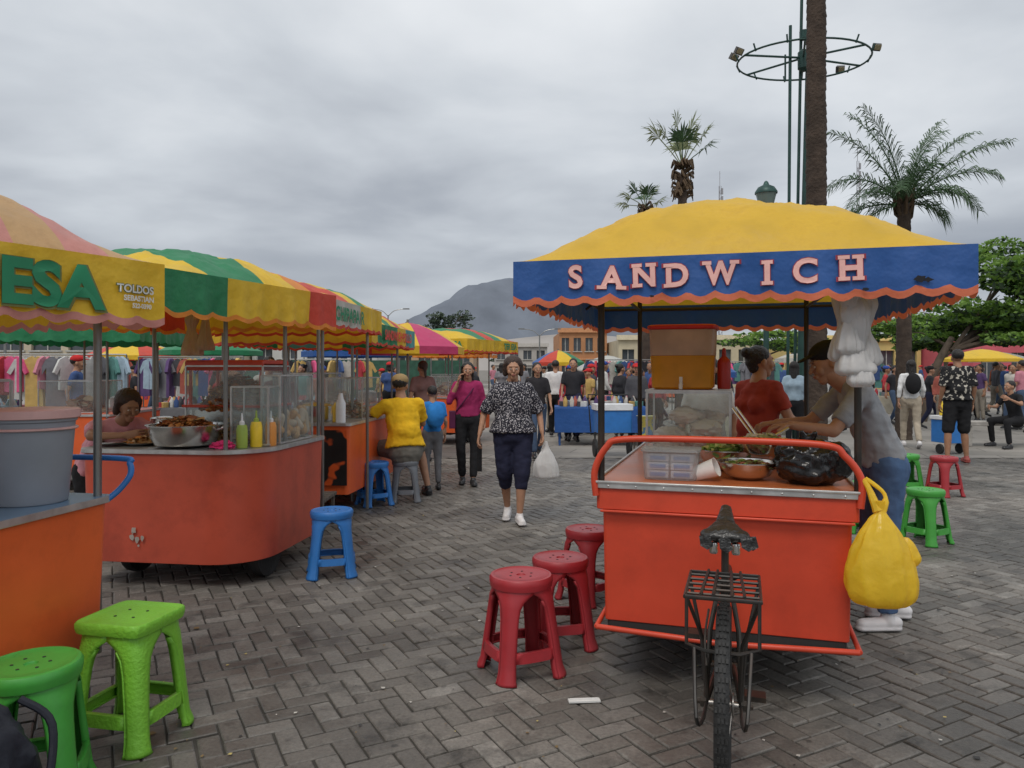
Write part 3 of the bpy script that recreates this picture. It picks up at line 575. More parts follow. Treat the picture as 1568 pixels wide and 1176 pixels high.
mb=MB(); mb.lathe([(.280,-.013),(.297,-.014),(.297,.014),(.280,.013)],m=0,n=48,M=T); mb.lathe([(.012,-.05),(.012,-.035),(.022,-.033),(.022,-.028),(.014,-.026),(.014,.026),(.022,.028),(.022,.033),(.012,.035),(.012,.05)],m=0,n=20,M=T)
for k in range(28):
    a=2*math.pi*k/28; s1=1 if k%2 else -1; mb.tube([(s1*.028,.02*math.cos(a),.335+.02*math.sin(a)),(0,.285*math.cos(a+.12),.335+.285*math.sin(a+.12))],.0014,0,n=4)
mb.lathe([(.03,.028),(.04,.03),(.04,.033),(.03,.034)],m=0,n=24,M=T)
mb.obj('wheel_rim',mat('rim_steel',(.35,.33,.31),rough=.35,metal=.9,dirt=.5,dirtcol=(.12,.06,.03)),bk)
mb=MB()
for s1 in (-1,1):
    mb.tube([(s1*.06,0,.335),(s1*.045,.25,.31),(s1*.03,.45,.30)],.011,0); mb.tube([(s1*.06,0,.335),(s1*.05,.12,.55),(s1*.018,.235,.70)],.009,0)
    mb.tube([(s1*.052,-.0,.335),(s1*.062,-.03,.55),(s1*.118,-.12,.735)],.007,0,n=6); mb.tube([(s1*.056,.0,.335),(s1*.075,.02,.55),(s1*.118,.08,.735)],.007,0,n=6)
    mb.lathe([(.018,-.01),(.018,.01),(.009,.012),(.009,.03)],m=0,n=6,M=Matrix.Translation((s1*.068,0,.335))@Matrix.Rotation(R(90*s1),4,'Y'))
mb.tube([(0,.235,.60),(0,.27,.86)],.014,0); mb.tube([(0,.45,.30),(0,.235,.70)],.018,0); mb.tube([(0,.24,.66),(0,.82,.60)],.02,0); mb.tube([(0,.45,.30),(0,.82,.42)],.02,0)
mb.tube([(-.06,.45,.30),(.06,.45,.30)],.014,0)
mb.tube([(.06,.45,.30),(.065,.52,.16)],.008,0); mb.tube([(-.06,.45,.30),(-.065,.38,.44)],.008,0); mb.box((.11,.52,.16),(.09,.07,.02),0); mb.box((-.11,.38,.44),(.09,.07,.02),0)
mb.tube(sm([(-.05,-.18,.53),(-.058,-.1,.60),(-.05,.0,.66)],4),.004,0)
mb.obj('bike_frame',DKP,bk)
mb=MB(); zr=.745
mb.tube([(-.12,-.16,zr),(.12,-.16,zr),(.12,.16,zr),(-.12,.16,zr),(-.12,-.16,zr)],.0075,0)
for k in range(5): mb.tube([(-.12,-.12+k*.06,zr+.001),(.12,-.12+k*.06,zr+.001)],.0055,0,n=6)
for x in (-.07,-.03,.03,.07): mb.tube([(x,-.16,zr+.011),(x*.8,.16,zr+.011)],.0055,0,n=6)
mb.tube([(-.115,-.16,zr+.0),(-.115,-.17,zr-.15),(-.055,-.17,zr-.17),(.055,-.17,zr-.17),(.115,-.17,zr-.15),(.115,-.16,zr)],.0065,0,n=6)
mb.tube([(-.06,.16,zr),(-.018,.235,.70)],.006,0); mb.tube([(.06,.16,zr),(.018,.235,.70)],.006,0)
for s1 in (-1,1): mb.tube(sm([(s1*.09,-.17,zr-.16),(s1*.075,-.33,zr-.32),(s1*.062,-.2,.36),(s1*.058,0,.335)],4),.006,0,n=6)
mb.obj('rear_rack',mat('rack_steel',(.04,.038,.036),rough=.4,metal=.5,dirt=.5,dirtcol=(.16,.08,.04)),bk)
mb=MB(); mb.cap((-.055,.22,.875),.052,(.055,.22,.875),.052,side=(0,1,0),fs=.45); mb.cap((0,.22,.880),.078,(0,.33,.905),.036,side=(1,0,0),fs=.40); mb.cap((0,.33,.905),.036,(0,.46,.935),.022,side=(1,0,0),fs=.7)
mb.obj('saddle',mat('saddle_black',(.02,.019,.018),rough=.3,bump=.6,bs=30),bk,vox=.006,smi=3,disp=.006,dsz=.03)
mb=MB()
for s1 in (-1,1):
    mb.tube(sm([(s1*.05,.17,.845),(s1*.045,.26,.828),(s1*.02,.42,.90)],4),.004)
    mb.lathe([(.014,0),(.017,.01),(.014,.02),(.017,.03),(.014,.04)],(s1*.04,.18,.815),n=12)
mb.obj('saddle_springs',STL,bk)
mb=MB()
for (x,y) in ((-.07,.19),(.075,.2),(.09,.22),(0,.16)): 
    vs=[(x-.02,y-.05,.885),(x+.02,y-.05,.888),(x+.03,y-.055,.85),(x+.01,y-.052,.835),(x-.015,y-.056,.85)]; mb.add(vs,[(0,1,2,3,4)])
mb.obj('torn_cover',mat('torn_black',(.03,.03,.03),rough=.3,bump=1,bs=30),bk)
# ================================================================== LEFT CARTS
CARTO=paint('cart_orange',(.76,.125,.028),dirt=.3); CARTR=paint('cart_vermilion',(.52,.085,.045),dirt=.6,ds=2.5)
GRP=mat('pole_grey',(.26,.26,.25),rough=.35,metal=.8,dirt=.4,dirtcol=(.12,.07,.04))
def body(root,x0,x1,y0,y1,z0,z1,ms,rad=(.05,.05,.05,.05),ledge=.015,mt=None,under=.06):
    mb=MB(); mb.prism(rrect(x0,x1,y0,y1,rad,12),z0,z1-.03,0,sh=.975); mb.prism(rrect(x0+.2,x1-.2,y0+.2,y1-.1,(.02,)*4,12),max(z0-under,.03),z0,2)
    mb.obj('body',ms,root,bevel=.003)
    mb=MB(); mb.prism(rrect(x0-ledge,x1+ledge,y0-ledge,y1+ledge,rad,12),z1-.03,z1,0,1)
    mb.obj('counter',[ALU,mt or ms[0]],root,bevel=.003)
def wheels(root,xs,y,r=.24):
    mb=MB()
    for x in xs:
        T=Matrix.Translation((x,y,r))@Matrix.Rotation(R(90),4,'Y'); mb.lathe([(r*.7,-.03),(r*.97,-.035),(r,0),(r*.97,.035),(r*.7,.03)],m=0,n=28,M=T); mb.lathe([(.03,-.04),(r*.68,-.01),(r*.68,.01),(.03,.04)],m=1,n=24,M=T)
    mb.tube([(min(xs),y,r),(max(xs),y,r)],.02,1)
    mb.obj('wheels',[BLK,DKP],root)
BODYM=[CARTO,DARK,DARK]
A=empty('hamburger_cart',(-1.76,3.29,0)); ab=empty('cart_frame',(0,0,0),-R(10),A)
body(ab,-1.15,0,-1.9,0,.27,.95,BODYM,mt=mat('counter_blue',(.12,.2,.3),rough=.3)); wheels(ab,(-1.0,-.12),-.9,.22)
mb=MB(); mb.tube(sm([(.0,-.02,.93),(.03,.02,.97),(.06,.05,1.03),(.05,.06,1.08),(.0,.07,1.10),(-.5,.07,1.10),(-1.1,.07,1.10),(-1.15,.0,.94)],6),.013,0,n=10); mb.obj('guard_rail',plast('rail_blue',(.03,.17,.5)),ab)
mb=MB(); mb.lathe([(.135,0),(.14,.01),(.165,.33),(.172,.335),(.172,.345)],(-.20,-.22,.952),m=0,n=48); mb.lathe([(.178,0),(.184,.004),(.184,.035),(.174,.04),(.05,.045)],(-.20,-.22,1.297),m=1,n=48)
mb.lathe([(.170,0),(.176,.004),(.176,.008),(.170,.012)],(-.20,-.22,1.25),m=1,n=48)
mb.obj('plastic_bucket',[mat('bucket_grey',(.35,.38,.43),rough=.4,trans=.25,var=.08),plast('bucket_lid',(.66,.40,.38))],ab)
mb=MB(); case(mb,-1.0,-.45,-.5,-.05,.96,1.45); mb.obj('display_case',[ALU,GL],ab)
mb=MB(); leafpile(mb,(-.72,-.28,1.0),.2,.12,200,[0,1],8,.035); mb.obj('food',[mat('food_brown',(.30,.12,.05)),mat('food_cream',(.5,.4,.3))],ab)
ac=empty('canopy',(.28,-.09,0),-R(27),A)
az0,ah=1.945,.40
def topA(s,t): return [1,2,1,2,1,2,1,2,1,2,1,2,1,2,1,2][min(15,int(t*14+.3))]
canopy(ac,-1.9,0,-2.6,0,az0,ah,.25,topA,lambda si,f:0,[CYB,CP,CT,CO],1,seed=5.1,scw=.13,es=4.5,et=2.4,wr=1.5,nx=50,ny=76)
canopy_frame(ac,-1.9,0,-2.6,0,az0,ah,GRP,[(-1.6,-2.3)],.94,es=4.5,et=2.4)
mb=MB(); mb.tube([(-.03,-.04,.27),(-.03,-.04,1.96)],.017,0,n=10); mb.tube([(-.03,-1.85,.27),(-.03,-1.85,1.96)],.017,0,n=10); mb.obj('poles',GRP,ab)
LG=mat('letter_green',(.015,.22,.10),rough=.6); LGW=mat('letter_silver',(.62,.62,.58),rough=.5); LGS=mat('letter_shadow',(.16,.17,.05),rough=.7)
def sidetext(root,txt,size,y,z,m,seed,bold=.004,of=.006,kx=1.0):
    def mp(a,b): 
        return Vector((wave(y+a*kx+2.6,.5,seed)+of,y+a*kx,z+b))
    return textmesh('lettering',txt,size,bold,mp,m,root,'RIGHT')
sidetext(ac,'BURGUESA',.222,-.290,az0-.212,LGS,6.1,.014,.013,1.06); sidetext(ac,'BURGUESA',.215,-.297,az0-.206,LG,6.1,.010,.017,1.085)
sidetext(ac,'TOLDOS',.044,-.06,az0-.135,LGS,6.1,.004,.014); sidetext(ac,'TOLDOS',.044,-.06,az0-.135,LGW,6.1,.0012,.017); sidetext(ac,'SEBASTIAN',.030,-.058,az0-.168,LGW,6.1,.001,.016); sidetext(ac,'522-0390',.026,-.07,az0-.196,LGW,6.1,.001,.016)
# cart B
B=empty('fried_food_cart',(-1.72,5.02,0)); bb_=empty('cart_frame',(0,0,0),-R(8),B)
body(bb_,-1.3,0,0,1.25,.17,.95,[CARTR,DARK,DARK],rad=(.1,.38,.12,.1),mt=mat('counter_steel',(.35,.34,.33),rough=.35,metal=.6),under=.04); wheels(bb_,(-1.12,-.13),.42,.20)
bc=empty('canopy',(-.27,-.72,0),-R(20),B)
def topB(s,t): return [1,1,0,0,0,1,1,3,2,1][min(9,int(t*10))]
canopy(bc,-1.9,0,0,1.75,2.08,.25,.25,topB,lambda si,f:(0 if (si==1 and f<.30) or (si==0 and f>.5) else (1 if f<.8 else 2)),[CG,CYB,CR,COR],3,seed=3.3,scw=.2,sdep=.03,es=4,et=2.4,wr=1.6,nx=56,ny=56)
canopy_frame(bc,-1.9,0,0,1.75,2.08,.25,GRP,[(-1.6,1.5)],.9,es=4,et=2.4)
mb=MB()
for (x,y) in ((-.24,.06),(-.04,.55),(-.05,1.2)): mb.tube([(x,y,.90),(x,y,2.1)],.015,0,n=10)
mb.obj('poles',GRP,bb_)
mb=MB(); z=.952
mb.lathe([(.14,0),(.20,.02),(.235,.08),(.24,.15),(.262,.154),(.262,.159),(.236,.157),(.22,.10),(.1,.09)],(-.62,.20,z),m=0,n=48); mb.tube(sm([(-.38,.20,z+.12),(-.33,.20,z+.14),(-.33,.26,z+.14),(-.39,.28,z+.12)],4),.008,0); mb.tube(sm([(-.86,.20,z+.12),(-.91,.20,z+.14),(-.91,.26,z+.14),(-.85,.28,z+.12)],4),.008,0)
for k,(x,y) in enumerate(((-1.0,.26),(-1.13,.42),(-1.18,.2))): mb.lathe([(.07,0),(.11,.01),(.125,.022),(.12,.024),(.07,.01)],(x,y,z+.003*k),m=0,n=32)
mb.box((-.5,.75,z+.12),(.6,.4,.24),0)
mb.lathe([(.11,0),(.12,.01),(.12,.13),(.128,.133),(.1,.15),(.02,.16)],(-.98,.62,z),n=28); mb.lathe([(.08,0),(.09,.01),(.09,.16),(.095,.163),(.05,.175)],(-1.15,.75,z),n=28)
mb.obj('frying_pan_set',STL,bb_)
mb=MB(); leafpile(mb,(-.62,.20,z+.12),.21,.10,480,[0,0,1,2],11,.024); leafpile(mb,(-.5,.72,z+.24),.27,.27,900,[0,1,1,2],12,.026); leafpile(mb,(-1.0,.26,z+.02),.10,.04,90,[2,1],13,.02); leafpile(mb,(-.45,.66,z+.02),.24,.2,500,[0,1,2,2],14,.03)
mb.obj('fried_food',[mat('food_brown2',(.26,.08,.03),rough=.4),mat('food_orange',(.48,.18,.05),rough=.4),mat('food_tan',(.5,.30,.14),rough=.4)],bb_)
mb=MB()
for k in range(26):
    rr=random.Random(k); mb.cap((-.14+rr.uniform(0,.08),.48+.02*k,z+.04+rr.uniform(0,.16)),.035,(-.10+rr.uniform(0,.05),.5+.02*k,z+.05+rr.uniform(0,.18)),.03,k%3)
mb.obj('case_snacks',[mat('food_tan',(.5,.3,.14)),mat('bread',(.5,.27,.1)),mat('food_cream',(.5,.4,.3))],bb_)
mb=MB(); mb.box((-.5,.72,z+.60),(.62,.42,.03),0); mb.box((-.5,.51,z+.57),(.62,.02,.07),0); mb.box((-.5,.93,z+.57),(.62,.02,.07),0); mb.box((-.5,.72,z+.27),(.66,.46,.02),0)
for a in (-.78,-.22):
    for b_ in (.53,.92): mb.box((a,b_,z+.42),(.02,.02,.30),0)
mb.obj('heat_box',plast('box_red',(.60,.05,.02)),bb_,bevel=.004)
mb=MB(); case(mb,-.80,-.19,.50,.95,z+.01,z+.57); case(mb,-.16,.0-.02,.42,1.0,z+.01,z+.50); case(mb,-.33,-.05,.30,.49,z+.01,z+.42); mb.obj('glass_case',[ALU,GL],bb_)
mb=MB()
for (x,y,c,k) in ((-.18,.17,0,1),(-.12,.26,1,1.1),(-.06,.36,2,1.05)):
    mb.lathe([(.036*k,0),(.038*k,.01),(.038*k,.13*k),(.03*k,.16*k)],(x,y,z),m=c,n=20); mb.lathe([(.018,0),(.018,.02),(.008,.03),(.005,.08)],(x,y,z+.16*k),m=3 if c!=1 else 0,n=14)
mb.obj('sauce_bottles',[plast('sauce_green',(.34,.46,.08)),plast('sauce_yellow',(.86,.60,.04)),plast('sauce_orange',(.70,.28,.06)),WH],bb_)
mb=MB(); mb.ell((-.30,.13,z+.02),(.085,.05,.028),0,n=30,k=16,amp=.5,fr=3); mb.obj('pink_cloth',cloth('cloth_pink',(.80,.06,.22)),bb_)
mb=MB(); bagl(mb,(-.75,.5,1.60),[(.07,0),(.075,.03),(.05,.12),(.03,.2),(.05,.27),(.02,.34)],.3,1.6,ridge=.01); bagl(mb,(-.66,.53,1.64),[(.06,0),(.065,.03),(.045,.12),(.03,.2),(.02,.3)],.3,1.6,ridge=.01); mb.obj('hanging_bags',mat('bag_tan',(.66,.45,.34),rough=.4,bump=.6,bs=16,trans=.3),bb_)
mb=MB(); rr=random.Random(9)
for k in range(7):
    x=-1.3+.45+rr.uniform(-.06,.06); zc=.34+rr.uniform(-.05,.06)
    r=rr.uniform(.008,.022); pts=[(x+r*math.cos(q)*rr.uniform(.5,1.2),.017-.018*(zc-.17)/.75-.008-.0012*k,zc+r*1.3*math.sin(q)*rr.uniform(.5,1.2)) for q in [i*.9 for i in range(7)]]; mb.add(pts,[tuple(range(7))])
mb.obj('paint_chips',mat('chip_grey',(.36,.32,.28)),bb_)
# cart C
C=empty('snack_cart',(-1.65,7.6,0)); cb_=empty('cart_frame',(0,0,0),-R(6),C)
body(cb_,-1.25,0,0,2.0,.22,.95,[CARTO,DARK,DARK],mt=mat('counter_steel',(.3,.3,.3))); wheels(cb_,(-1.1,-.15),1.1,.22)
mb=MB(); mb.box((-.60,-.006,.60),(1.16,.008,.56),0)
mb.obj('black_panel',mat('panel_black_flame',(.014,.013,.013),col2=(.66,.10,.02),ps=4.2,th=(.56,.6),rough=.4),cb_)
cc=empty('canopy',(.06,-1.15,0),-R(6),C)
def topC(s,t): return [1,2,1,0,1,2][min(5,int(t*6))]
canopy(cc,-1.9,0,0,1.7,2.12,.22,.24,topC,lambda si,f:(3 if si==1 and f<.55 else (0 if si==0 and f>.5 else 1)),[CG,CYB,CR,CW],2,seed=1.3,scw=.2,nx=26,ny=26,es=4,et=2.4,wr=1.4)
canopy_frame(cc,-1.9,0,0,1.7,2.12,.22,GRP,[(-.15,.3),(-.1,1.5),(-1.7,1.5)],.02,es=4,et=2.4)
textmesh('lettering','SALCHIPAPA R',.17,.006,lambda a,b:Vector((.022,1.0+a,1.94+b)),LG,cc,'RIGHT')
c2=empty('canopy_rear',(.10,.7,0),-R(5),C)
canopy(c2,-1.9,0,0,2.2,2.02,.26,.24,lambda s,t:[2,1,0,1,2,1,3,1][min(7,int(t*8))],lambda si,f:(1 if si==0 else (0 if .1<f<.55 else (1 if f<.75 else 4))),[CG,CYB,CR,COR,mat('canvas_aqua',(.1,.38,.38),trans=.2)],2,seed=4.3,scw=.2,nx=26,ny=26,es=4,et=2.4,wr=1.4)
canopy_frame(c2,-1.9,0,0,2.2,2.02,.26,GRP,[(-.25,.0+.1),(-.2,2.0),(-1.7,1.9),(-1.7,.1)],.02,es=4,et=2.4)
textmesh('lettering','SANDWICH POLLO',.16,.006,lambda a,b:Vector((.024,1.9+a,1.85+b)),mat('letter_red',(.7,.04,.03)),c2,'RIGHT')
mb=MB(); z=.951; mb.lathe([(.17,0),(.18,.02),(.18,.16),(.19,.165),(.12,.19),(.02,.2)],(-.45,.3,z),m=0,n=32); mb.lathe([(.13,0),(.14,.02),(.14,.1),(.1,.12)],(-.75,.45,z),m=0,n=32); mb.obj('cooking_pots',STL,cb_)
mb=MB(); case(mb,-.45,-.05,.6,1.3,z,z+.45); case(mb,-1.1,-.55,.7,1.4,z,z+.5); mb.obj('glass_case',[ALU,GL],cb_)
mb=MB(); leafpile(mb,(-.25,.9,z),.2,.2,300,[0,1],21,.03); leafpile(mb,(-.8,1.0,z),.25,.2,300,[0,1],22,.03); mb.obj('food',[mat('food_brown',(.3,.12,.05)),mat('food_cream',(.5,.4,.3))],cb_)
mb=MB(); mb.lathe([(.05,0),(.05,.2),(.03,.24),(.02,.3)],(-.12,.1,z),m=0,n=16); mb.lathe([(.04,0),(.04,.15),(.02,.2)],(-.2,.2,z),m=1,n=16); mb.lathe([(.04,0),(.04,.15),(.02,.2)],(-.1,1.5,z),m=2,n=16); mb.obj('bottles',[WH,plast('sauce_yellow',(.8,.55,.04)),plast('ketchup_red',(.42,.02,.02))],cb_)
mb=MB()
for k in range(5): mb.box((0,-.2+k*.1,.30),(.5,.08,.03),0)
for x in (-.22,.22):
    for y in (-.2,.2): mb.box((x,y,.145),(.03,.03,.28),0)
mb.obj('crate_bench',mat('wood_grey',(.12,.10,.085),rough=.8),loc=(-1.95,7.05,0),bevel=.003)
def fcart(name,x,y,rz,cols,valm,red=CARTO,wd=2.0,ln=2.3,rim=2.08,txt=None,tm=None):
    r=empty(name,(x,y,0),rz)
    body(r,-.55,.55,.3,1.9,.25,.95,[red,DARK,DARK]); wheels(r,(-.45,.45),1.1,.24)
    canopy(r,-wd/2,wd/2,0,ln,rim,.26,.24,lambda s,t:[0,1,2,1,0,2][min(5,int(t*6))],lambda si,f:[0,1,0,1,0][min(4,int(f*5))] if valm is None else 3,cols+[valm or cols[0]],2,seed=x,scw=.2,nx=18,ny=18,es=3,et=3)
    canopy_frame(r,-wd/2,wd/2,0,ln,rim,.26,GRP,[(-.5,.3),(.5,.3),(.5,1.9),(-.5,1.9)],.9,es=3,et=3)
    mb=MB(); case(mb,-.4,.3,.5,1.2,.96,1.35); mb.lathe([(.16,0),(.17,.15),(.1,.18)],(.2,1.5,.96),m=0,n=20); mb.obj('glass_case',[ALU,GL],r)
    mb=MB(); leafpile(mb,(0,.8,.96),.25,.2,120,[0,1],5,.05); mb.obj('food',[mat('food_brown',(.3,.12,.05)),mat('food_cream',(.5,.4,.3))],r)
    if txt: textmesh('lettering',txt,.17,.006,lambda a,b:Vector((wd/2+.024,ln*.95+a,rim-.17+b)),tm,r,'RIGHT'); textmesh('lettering_front',txt,.17,.006,lambda a,b:Vector((wd/2-.1+a,-.024,rim-.17+b)),tm,r,'RIGHT')
    return r
fcart('food_cart',-1.75,14.6,-R(25),[CYB,CG,CR],CYB,txt='TER ESA',tm=LG)
fcart('food_cart',-2.9,11.2,-R(10),[COR,CYB,CG],CR)
fcart('food_cart',-2.0,20.5,-R(15),[CR,CYB,COR],COR,txt='JUGOS',tm=LGW)
fcart('food_cart',-5.4,8.8,R(5),[CYB,COR,CG],CG)
CBG=canvas('canvas_beige',(.5,.44,.34)); CGR=canvas('canvas_grey',(.30,.31,.32))
fcart('food_cart',15.5,40,R(-8),[CBG,CW,CBG],CW); fcart('food_cart',-12.5,24.5,R(5),[CB,CW,CW],CB); fcart('food_cart',7.5,33,0,[CYB,CYB,CR],CYB)
def umbrella(x,y,zt,r,cols,drop=.42):
    root=empty('market_umbrella',(x,y,0),random.uniform(0,1)); mb=MB(); n=8
    for k in range(n):
        for i in range(5):
            q0,q1=i/5,(i+1)/5; vs=[]
            for q in (q0,q1):
                for j in range(5):
                    a=2*math.pi*(k+j/4)/n; sag=1-.06*math.sin(math.pi*j/4)*q; vs.append((r*q*sag*math.cos(a),r*q*sag*math.sin(a),zt-drop*q**1.5))
            mb.add(vs,[(j,j+1,6+j,5+j) for j in range(4)],k%len(cols))
        vs=[]
        for zz_ in (0,-.12):
            for j in range(5): a=2*math.pi*(k+j/4)/n; sag=1-.06*math.sin(math.pi*j/4); vs.append((r*sag*math.cos(a),r*sag*math.sin(a),zt-drop+zz_))
        mb.add(vs,[(j,j+1,6+j,5+j) for j in range(4)],k%len(cols))
    mb.obj('canvas',cols,root,ang=50)
    mb=MB(); mb.tube([(0,0,0),(0,0,zt+.05)],.02); mb.lathe([(.25,0),(.22,.08),(.05,.1)],n=20)
    for k in range(n): a=2*math.pi*k/n; mb.tube([(0,0,zt-.02),(r*.98*math.cos(a),r*.98*math.sin(a),zt-drop-.01)],.006,n=4)
    mb.obj('pole',GRP,root); return root
umbrella(-1.75,12.6,2.28,.98,[CR,CYB,CMG,CYB])
umbrella(-3.4,16.5,2.3,1.2,[CB,CB]); umbrella(1.6,26,2.15,.9,[CR,CYB,CG,CB]); umbrella(20,32,2.35,1.5,[CYB]); umbrella(2.8,22,1.9,1.0,[CW,CW]); umbrella(-8,20,2.4,1.3,[CG]); umbrella(4.2,17,1.85,.9,[CB]); umbrella(-11,22,2.3,1.4,[CR,CYB]); umbrella(26,40,2.4,1.5,[CW])
# ================================================================== STOOLS
PR=plast('plastic_red',(.36,.026,.034)); PG=plast('plastic_green',(.055,.32,.045)); PGB=mat('plastic_green_bright',(.19,.49,.04),rough=.42,var=.06,bump=.28,bs=70,dirt=.3,dirtcol=(.09,.22,.03)); PB=plast('plastic_blue',(.03,.18,.52)); PGY=plast('plastic_grey',(.16,.17,.19))
for (x,y,rz,m,sq,s) in [(.045,3.74,R(25),PR,0,1.04),(.265,4.12,R(10),PR,0,1.02),(.50,4.90,R(40),PR,0,1.0),(5.12,8.9,R(20),PR,0,1.0),(3.58,6.5,R(30),PG,0,1.0),(4.8,9.15,R(0),PG,0,1.0),(3.28,6.9,R(60),PG,0,1.0),
    (-1.56,3.08,-R(12),PGB,1,1.08),(-1.665,2.60,R(20),PG,0,1.05),(-1.32,5.5,R(15),PB,0,1.02),(-1.52,8.3,R(35),PB,0,1.03),(-1.215,8.55,R(10),PGY,0,1.0)]:
    stool((x,y),rz,m,bool(sq),s)
# ================================================================== PEOPLE
NV=cloth('navy',(.022,.024,.05)); BKC=cloth('black_cloth',(.018,.018,.020))
def cl(n,c): return cloth('cloth_'+n,c)
BL=cloth('blouse_print',(.022,.022,.032),col2=(.48,.46,.48),ps=80,th=(.55,.60),pt='noise')
wm=person('walking_woman',(0.01,7.38),R(3),1.60,dict(
    elR=(-.29,.03,1.10),wrR=(-.34,-.06,.88),elL=(.27,.04,1.10),wrL=(.29,-.06,.90),
    hipL=(.09,0,.90),knL=(.085,-.09,.50),anL=(.06,-.12,.09),hipR=(-.09,0,.90),knR=(-.085,-.01,.49),anR=(-.05,.14,.12),toeR=(-.15,-1,-.2)),
    shirt=BL,pants=NV,shoe=SHW,sleeve=.98,leg=1.40,g=1.34,vox=.013,hair='full',hairm=HR2,fem=True,hem=.02,loose=1.15)
mb=MB(); bagl(mb,(0,0,0),[(.03,.0),(.11,.01),(.125,.06),(.12,.14),(.08,.22),(.03,.30),(.012,.36)],.15,1.1,sq=(1,.7),ridge=.010); mb.obj('shopping_bag',WB,wm,(.32,-.08,.43))
mb=MB(); mb.box((0,0,0),(.05,.16,.26),0); mb.tube(sm([(0,-.06,.12),(0,-.04,.28),(0,.04,.28),(0,.06,.12)],5),.008); mb.obj('handbag',BKC,wm,(-.33,.08,.62),bevel=.02)
w2=person('phone_woman',(-.575,9.75),R(5),1.58,dict(elR=(-.25,-.06,1.12),wrR=(-.135,-.10,1.38),h_R=(.25,.1,1),n_R=(1,0,0),anL=(.07,-.08,.085),anR=(-.07,.08,.085)),shirt=cl('magenta',(.30,.025,.10)),pants=BKC,sleeve=1.5,leg=1.95,g=1.08,vox=.017,hair='long',fem=True)
mb=MB(); mb.box((-.085,-.03,1.47),(.012,.07,.13),0); mb.obj('phone',BKC,w2,bevel=.004)
mb=MB(); mb.tube(sm([(.13,0,1.33),(.0,-.14,1.15),(-.15,-.05,.95)],5),.01); mb.box((-.20,.02,.84),(.08,.2,.22),0); mb.obj('shoulder_bag',cl('purple',(.10,.02,.06)),w2,bevel=.02)
SIT=dict(pel=(0,0,.56),waist=(0,-.03,.70),chest=(0,-.09,.90),neck=(0,-.12,1.06),head=(0,-.15,1.19),shL=(.18,-.09,1.0),shR=(-.18,-.09,1.0),hipL=(.09,-.02,.54),hipR=(-.09,-.02,.54),
  knL=(.20,-.40,.52),anL=(.22,-.36,.085),knR=(-.28,-.33,.52),anR=(-.34,-.22,.085),elL=(.33,-.2,.86),wrL=(.28,-.43,.97),elR=(-.27,-.2,.78),wrR=(-.18,-.42,.80))
YS=cl('yellow',(.78,.46,.02))
person('seated_man',(-1.215,8.55),-R(152),1.80,SIT,shirt=YS,pants=cl('khaki_shorts',(.16,.15,.13)),sleeve=.8,leg=1.1,g=1.26,vox=.014,yaw=R(-35),hat=cl('cap_brown',(.36,.25,.12)),loose=1.1)
ch=person('browsing_child',(-.99,9.32),-R(160),1.28,None,shirt=cl('bright_blue',(.03,.2,.55)),pants=cl('grey',(.14,.14,.15)),g=1.0,hair='short')
mb=MB(); mb.ell((0,.15,.93),(.12,.08,.16),0,n=24,k=16,amp=.1,fr=2); mb.obj('backpack',cl('bright_blue',(.03,.2,.55)),ch)
person('browsing_woman',(-1.45,12.2),-R(150),1.62,None,shirt=cl('mauve',(.20,.11,.10)),pants=cl('jeans',(.06,.09,.15)),sleeve=.8,hair='tail',hairm=HR2,fem=True,g=1.1)
GREY=cl('heather_grey',(.30,.31,.33))
man=person('customer_man',(2.18,4.42),-R(95),1.72,dict(pel=(0,.0,.93),waist=(0,-.04,1.06),chest=(0,-.12,1.23),neck=(0,-.20,1.37),head=(0,-.30,1.465),shL=(.17,-.17,1.31),shR=(-.17,-.15,1.31),
    elL=(.22,-.34,1.10),wrL=(.20,-.56,1.13),h_L=(-.1,-1,-.1),n_L=(0,-.2,-1),elR=(-.20,-.34,1.12),wrR=(-.12,-.55,1.12),h_R=(.1,-1,-.1),n_R=(0,-.2,-1),anL=(.12,-.02,.085),anR=(-.1,.12,.085)),
    shirt=GREY,pants=cl('denim',(.08,.14,.26)),shoe=SHW,sleeve=.8,leg=1.97,g=1.0,vox=.011,hat=BKC,pitch=R(18),hair='short',loose=1.05)
person('vendor_woman',(1.86,5.66),R(118),1.66,dict(elL=(.24,-.06,1.12),wrL=(.2,-.26,1.08),elR=(-.24,-.06,1.12),wrR=(-.2,-.26,1.08)),shirt=cl('rust',(.30,.045,.03)),pants=BKC,sleeve=.7,g=1.15,vox=.013,hair='bun',fem=True,yaw=R(-20),loose=1.05)
person('vendor_helper',(1.62,6.2),-R(20),1.60,None,shirt=cl('offwhite',(.5,.48,.45)),pants=BKC,sleeve=.7,hair='long',fem=True,skin=SK2)
person('leaning_vendor',(-3.24,5.90),R(50),1.58,dict(pel=(0,0,.76),waist=(0,-.08,.88),chest=(.02,-.24,1.03),neck=(.03,-.34,1.15),head=(.05,-.42,1.26),shL=(.18,-.27,1.11),shR=(-.15,-.29,1.10),hipL=(.09,.02,.74),hipR=(-.09,.02,.74),knL=(.12,-.06,.45),anL=(.12,.1,.085),knR=(-.12,-.06,.45),anR=(-.1,.1,.085),
   elL=(.28,-.42,1.05),wrL=(.12,-.62,1.06),elR=(-.24,-.45,1.05),wrR=(-.06,-.64,1.06)),shirt=cl('soft_pink',(.66,.30,.34)),pants=BKC,sleeve=.7,g=1.2,vox=.014,hair='full',hairm=HR2,pitch=R(18),fem=True,skin=SK2)
person('seated_customer',(-2.62,7.0),R(10),1.66,{**SIT,'knL':(.15,-.35,.5),'anL':(.15,-.36,.085),'knR':(-.15,-.35,.5),'anR':(-.15,-.36,.085)},shirt=cl('grey',(.14,.14,.15)),pants=NV,g=1.05,pitch=R(15))
